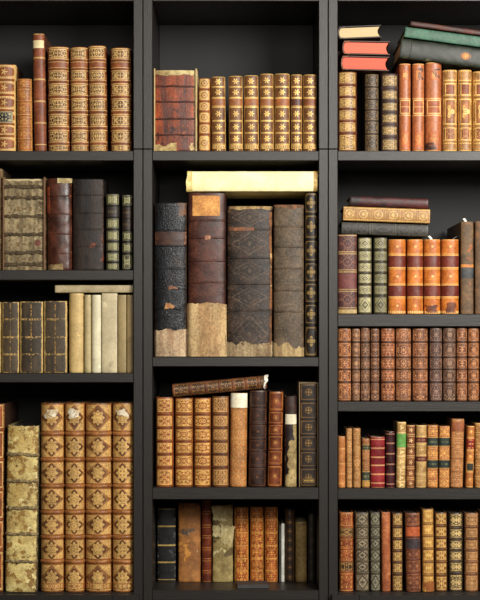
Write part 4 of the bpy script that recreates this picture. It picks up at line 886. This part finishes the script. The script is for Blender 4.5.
book('R5', 422.8, 434.6, 509, 'cream-gilt book with a chewed foot, bottom right shelf', dep=.15, rc=.010, page=(84, 78, 70), lean=-.6, ragb=.005, st=frame_style((170, 126, 70), (222, 186, 112), (180, 132, 72)), bands=[524, 536, 549, 562, 575], hw=.0014, ht=.001,
     patches=[dict(name='chewed_foot', label='chewed orange foot of the spine', y0=582, y1=592, u=(-.95, .95), mat=dict(c=(212, 164, 84), c2=(150, 92, 44), rough=.8, uv=False, spots=[((96, 60, 34), 90, .6)], bump=.9), rag=(0, .008), off=.001)])
book('R5', 435.6, 447.8, 512.6, 'brown and cream-gilt book between the chewed one and the dark-squared one', **V, lean=-.5, st=frame_style((136, 96, 58), (214, 176, 110), (134, 94, 54)), bands=[526, 538, 549.5, 562, 575], hw=.0016, ht=.0011)
book('R5', 449.4, 463.2, 513, 'dark grey-brown book with cream squares of black ornament, bottom right shelf', **V, st=frame_style((96, 80, 62), (204, 178, 124), (70, 56, 44)), bands=[528, 539.5, 550.5, 561.5, 573], hw=.0015, ht=.001)
book('R5', 465, 479, 513, 'tan-brown book with faded gilding, last whole one on the bottom right shelf', **V, st=frame_style((150, 108, 74), (194, 154, 104), (146, 102, 68)), bands=[527, 539, 550.5, 562, 574], hw=.0016, ht=.0011)
book('R5', 480.4, 492, 511, 'tan book cut by the right edge of the photo, bottom right shelf', **V, st=frame_style((146, 104, 70), (190, 150, 100), (140, 98, 64)), bands=[527, 539, 551, 562, 574], hw=.0015, ht=.001)

# ------------------------------------------------------------------ light and camera
def area(name, loc, target, sx, sy, power, col):
    l = bpy.data.lights.new(name, 'AREA'); l.shape = 'RECTANGLE'; l.size = sx; l.size_y = sy; l.energy = power; l.color = col
    o = bpy.data.objects.new(name, l); COL.objects.link(o); o.location = loc
    o.rotation_euler = (Vector(target)-Vector(loc)).to_track_quat('-Z', 'Y').to_euler(); return o
area('window_light', (1.4, -2.1, 2.62), (.12, 0, 1.8), .9, .9, 104, (1, .965, .91))
area('fill_light', (.1, -3.1, 2.5), (0, 0, 1.75), 1.1, 1.0, 34, (1, .95, .87))  # added weaker fill from the front, brightens the shelf interiors
wd = bpy.data.worlds.new('room_daylight'); SC.world = wd; wd.use_nodes = True
bg = wd.node_tree.nodes['Background']; bg.inputs[0].default_value = (1, .96, .9, 1); bg.inputs[1].default_value = .05
cam = bpy.data.cameras.new('camera'); co = bpy.data.objects.new('camera', cam); COL.objects.link(co)
co.location = (XC, -D, ZC); co.rotation_euler = (math.pi/2, 0, 0)
cam.sensor_fit = 'HORIZONTAL'; cam.sensor_width = 36; cam.lens = 36*D/(480*S)
cam.shift_x = (240-XV)/480; cam.shift_y = (YV-300)/480; cam.clip_end = 50
SC.camera = co
vs_ = SC.view_settings; vs_.view_transform = 'Standard'; vs_.look = 'None'; vs_.exposure = 0; vs_.gamma = 1; vs_.use_curve_mapping = False
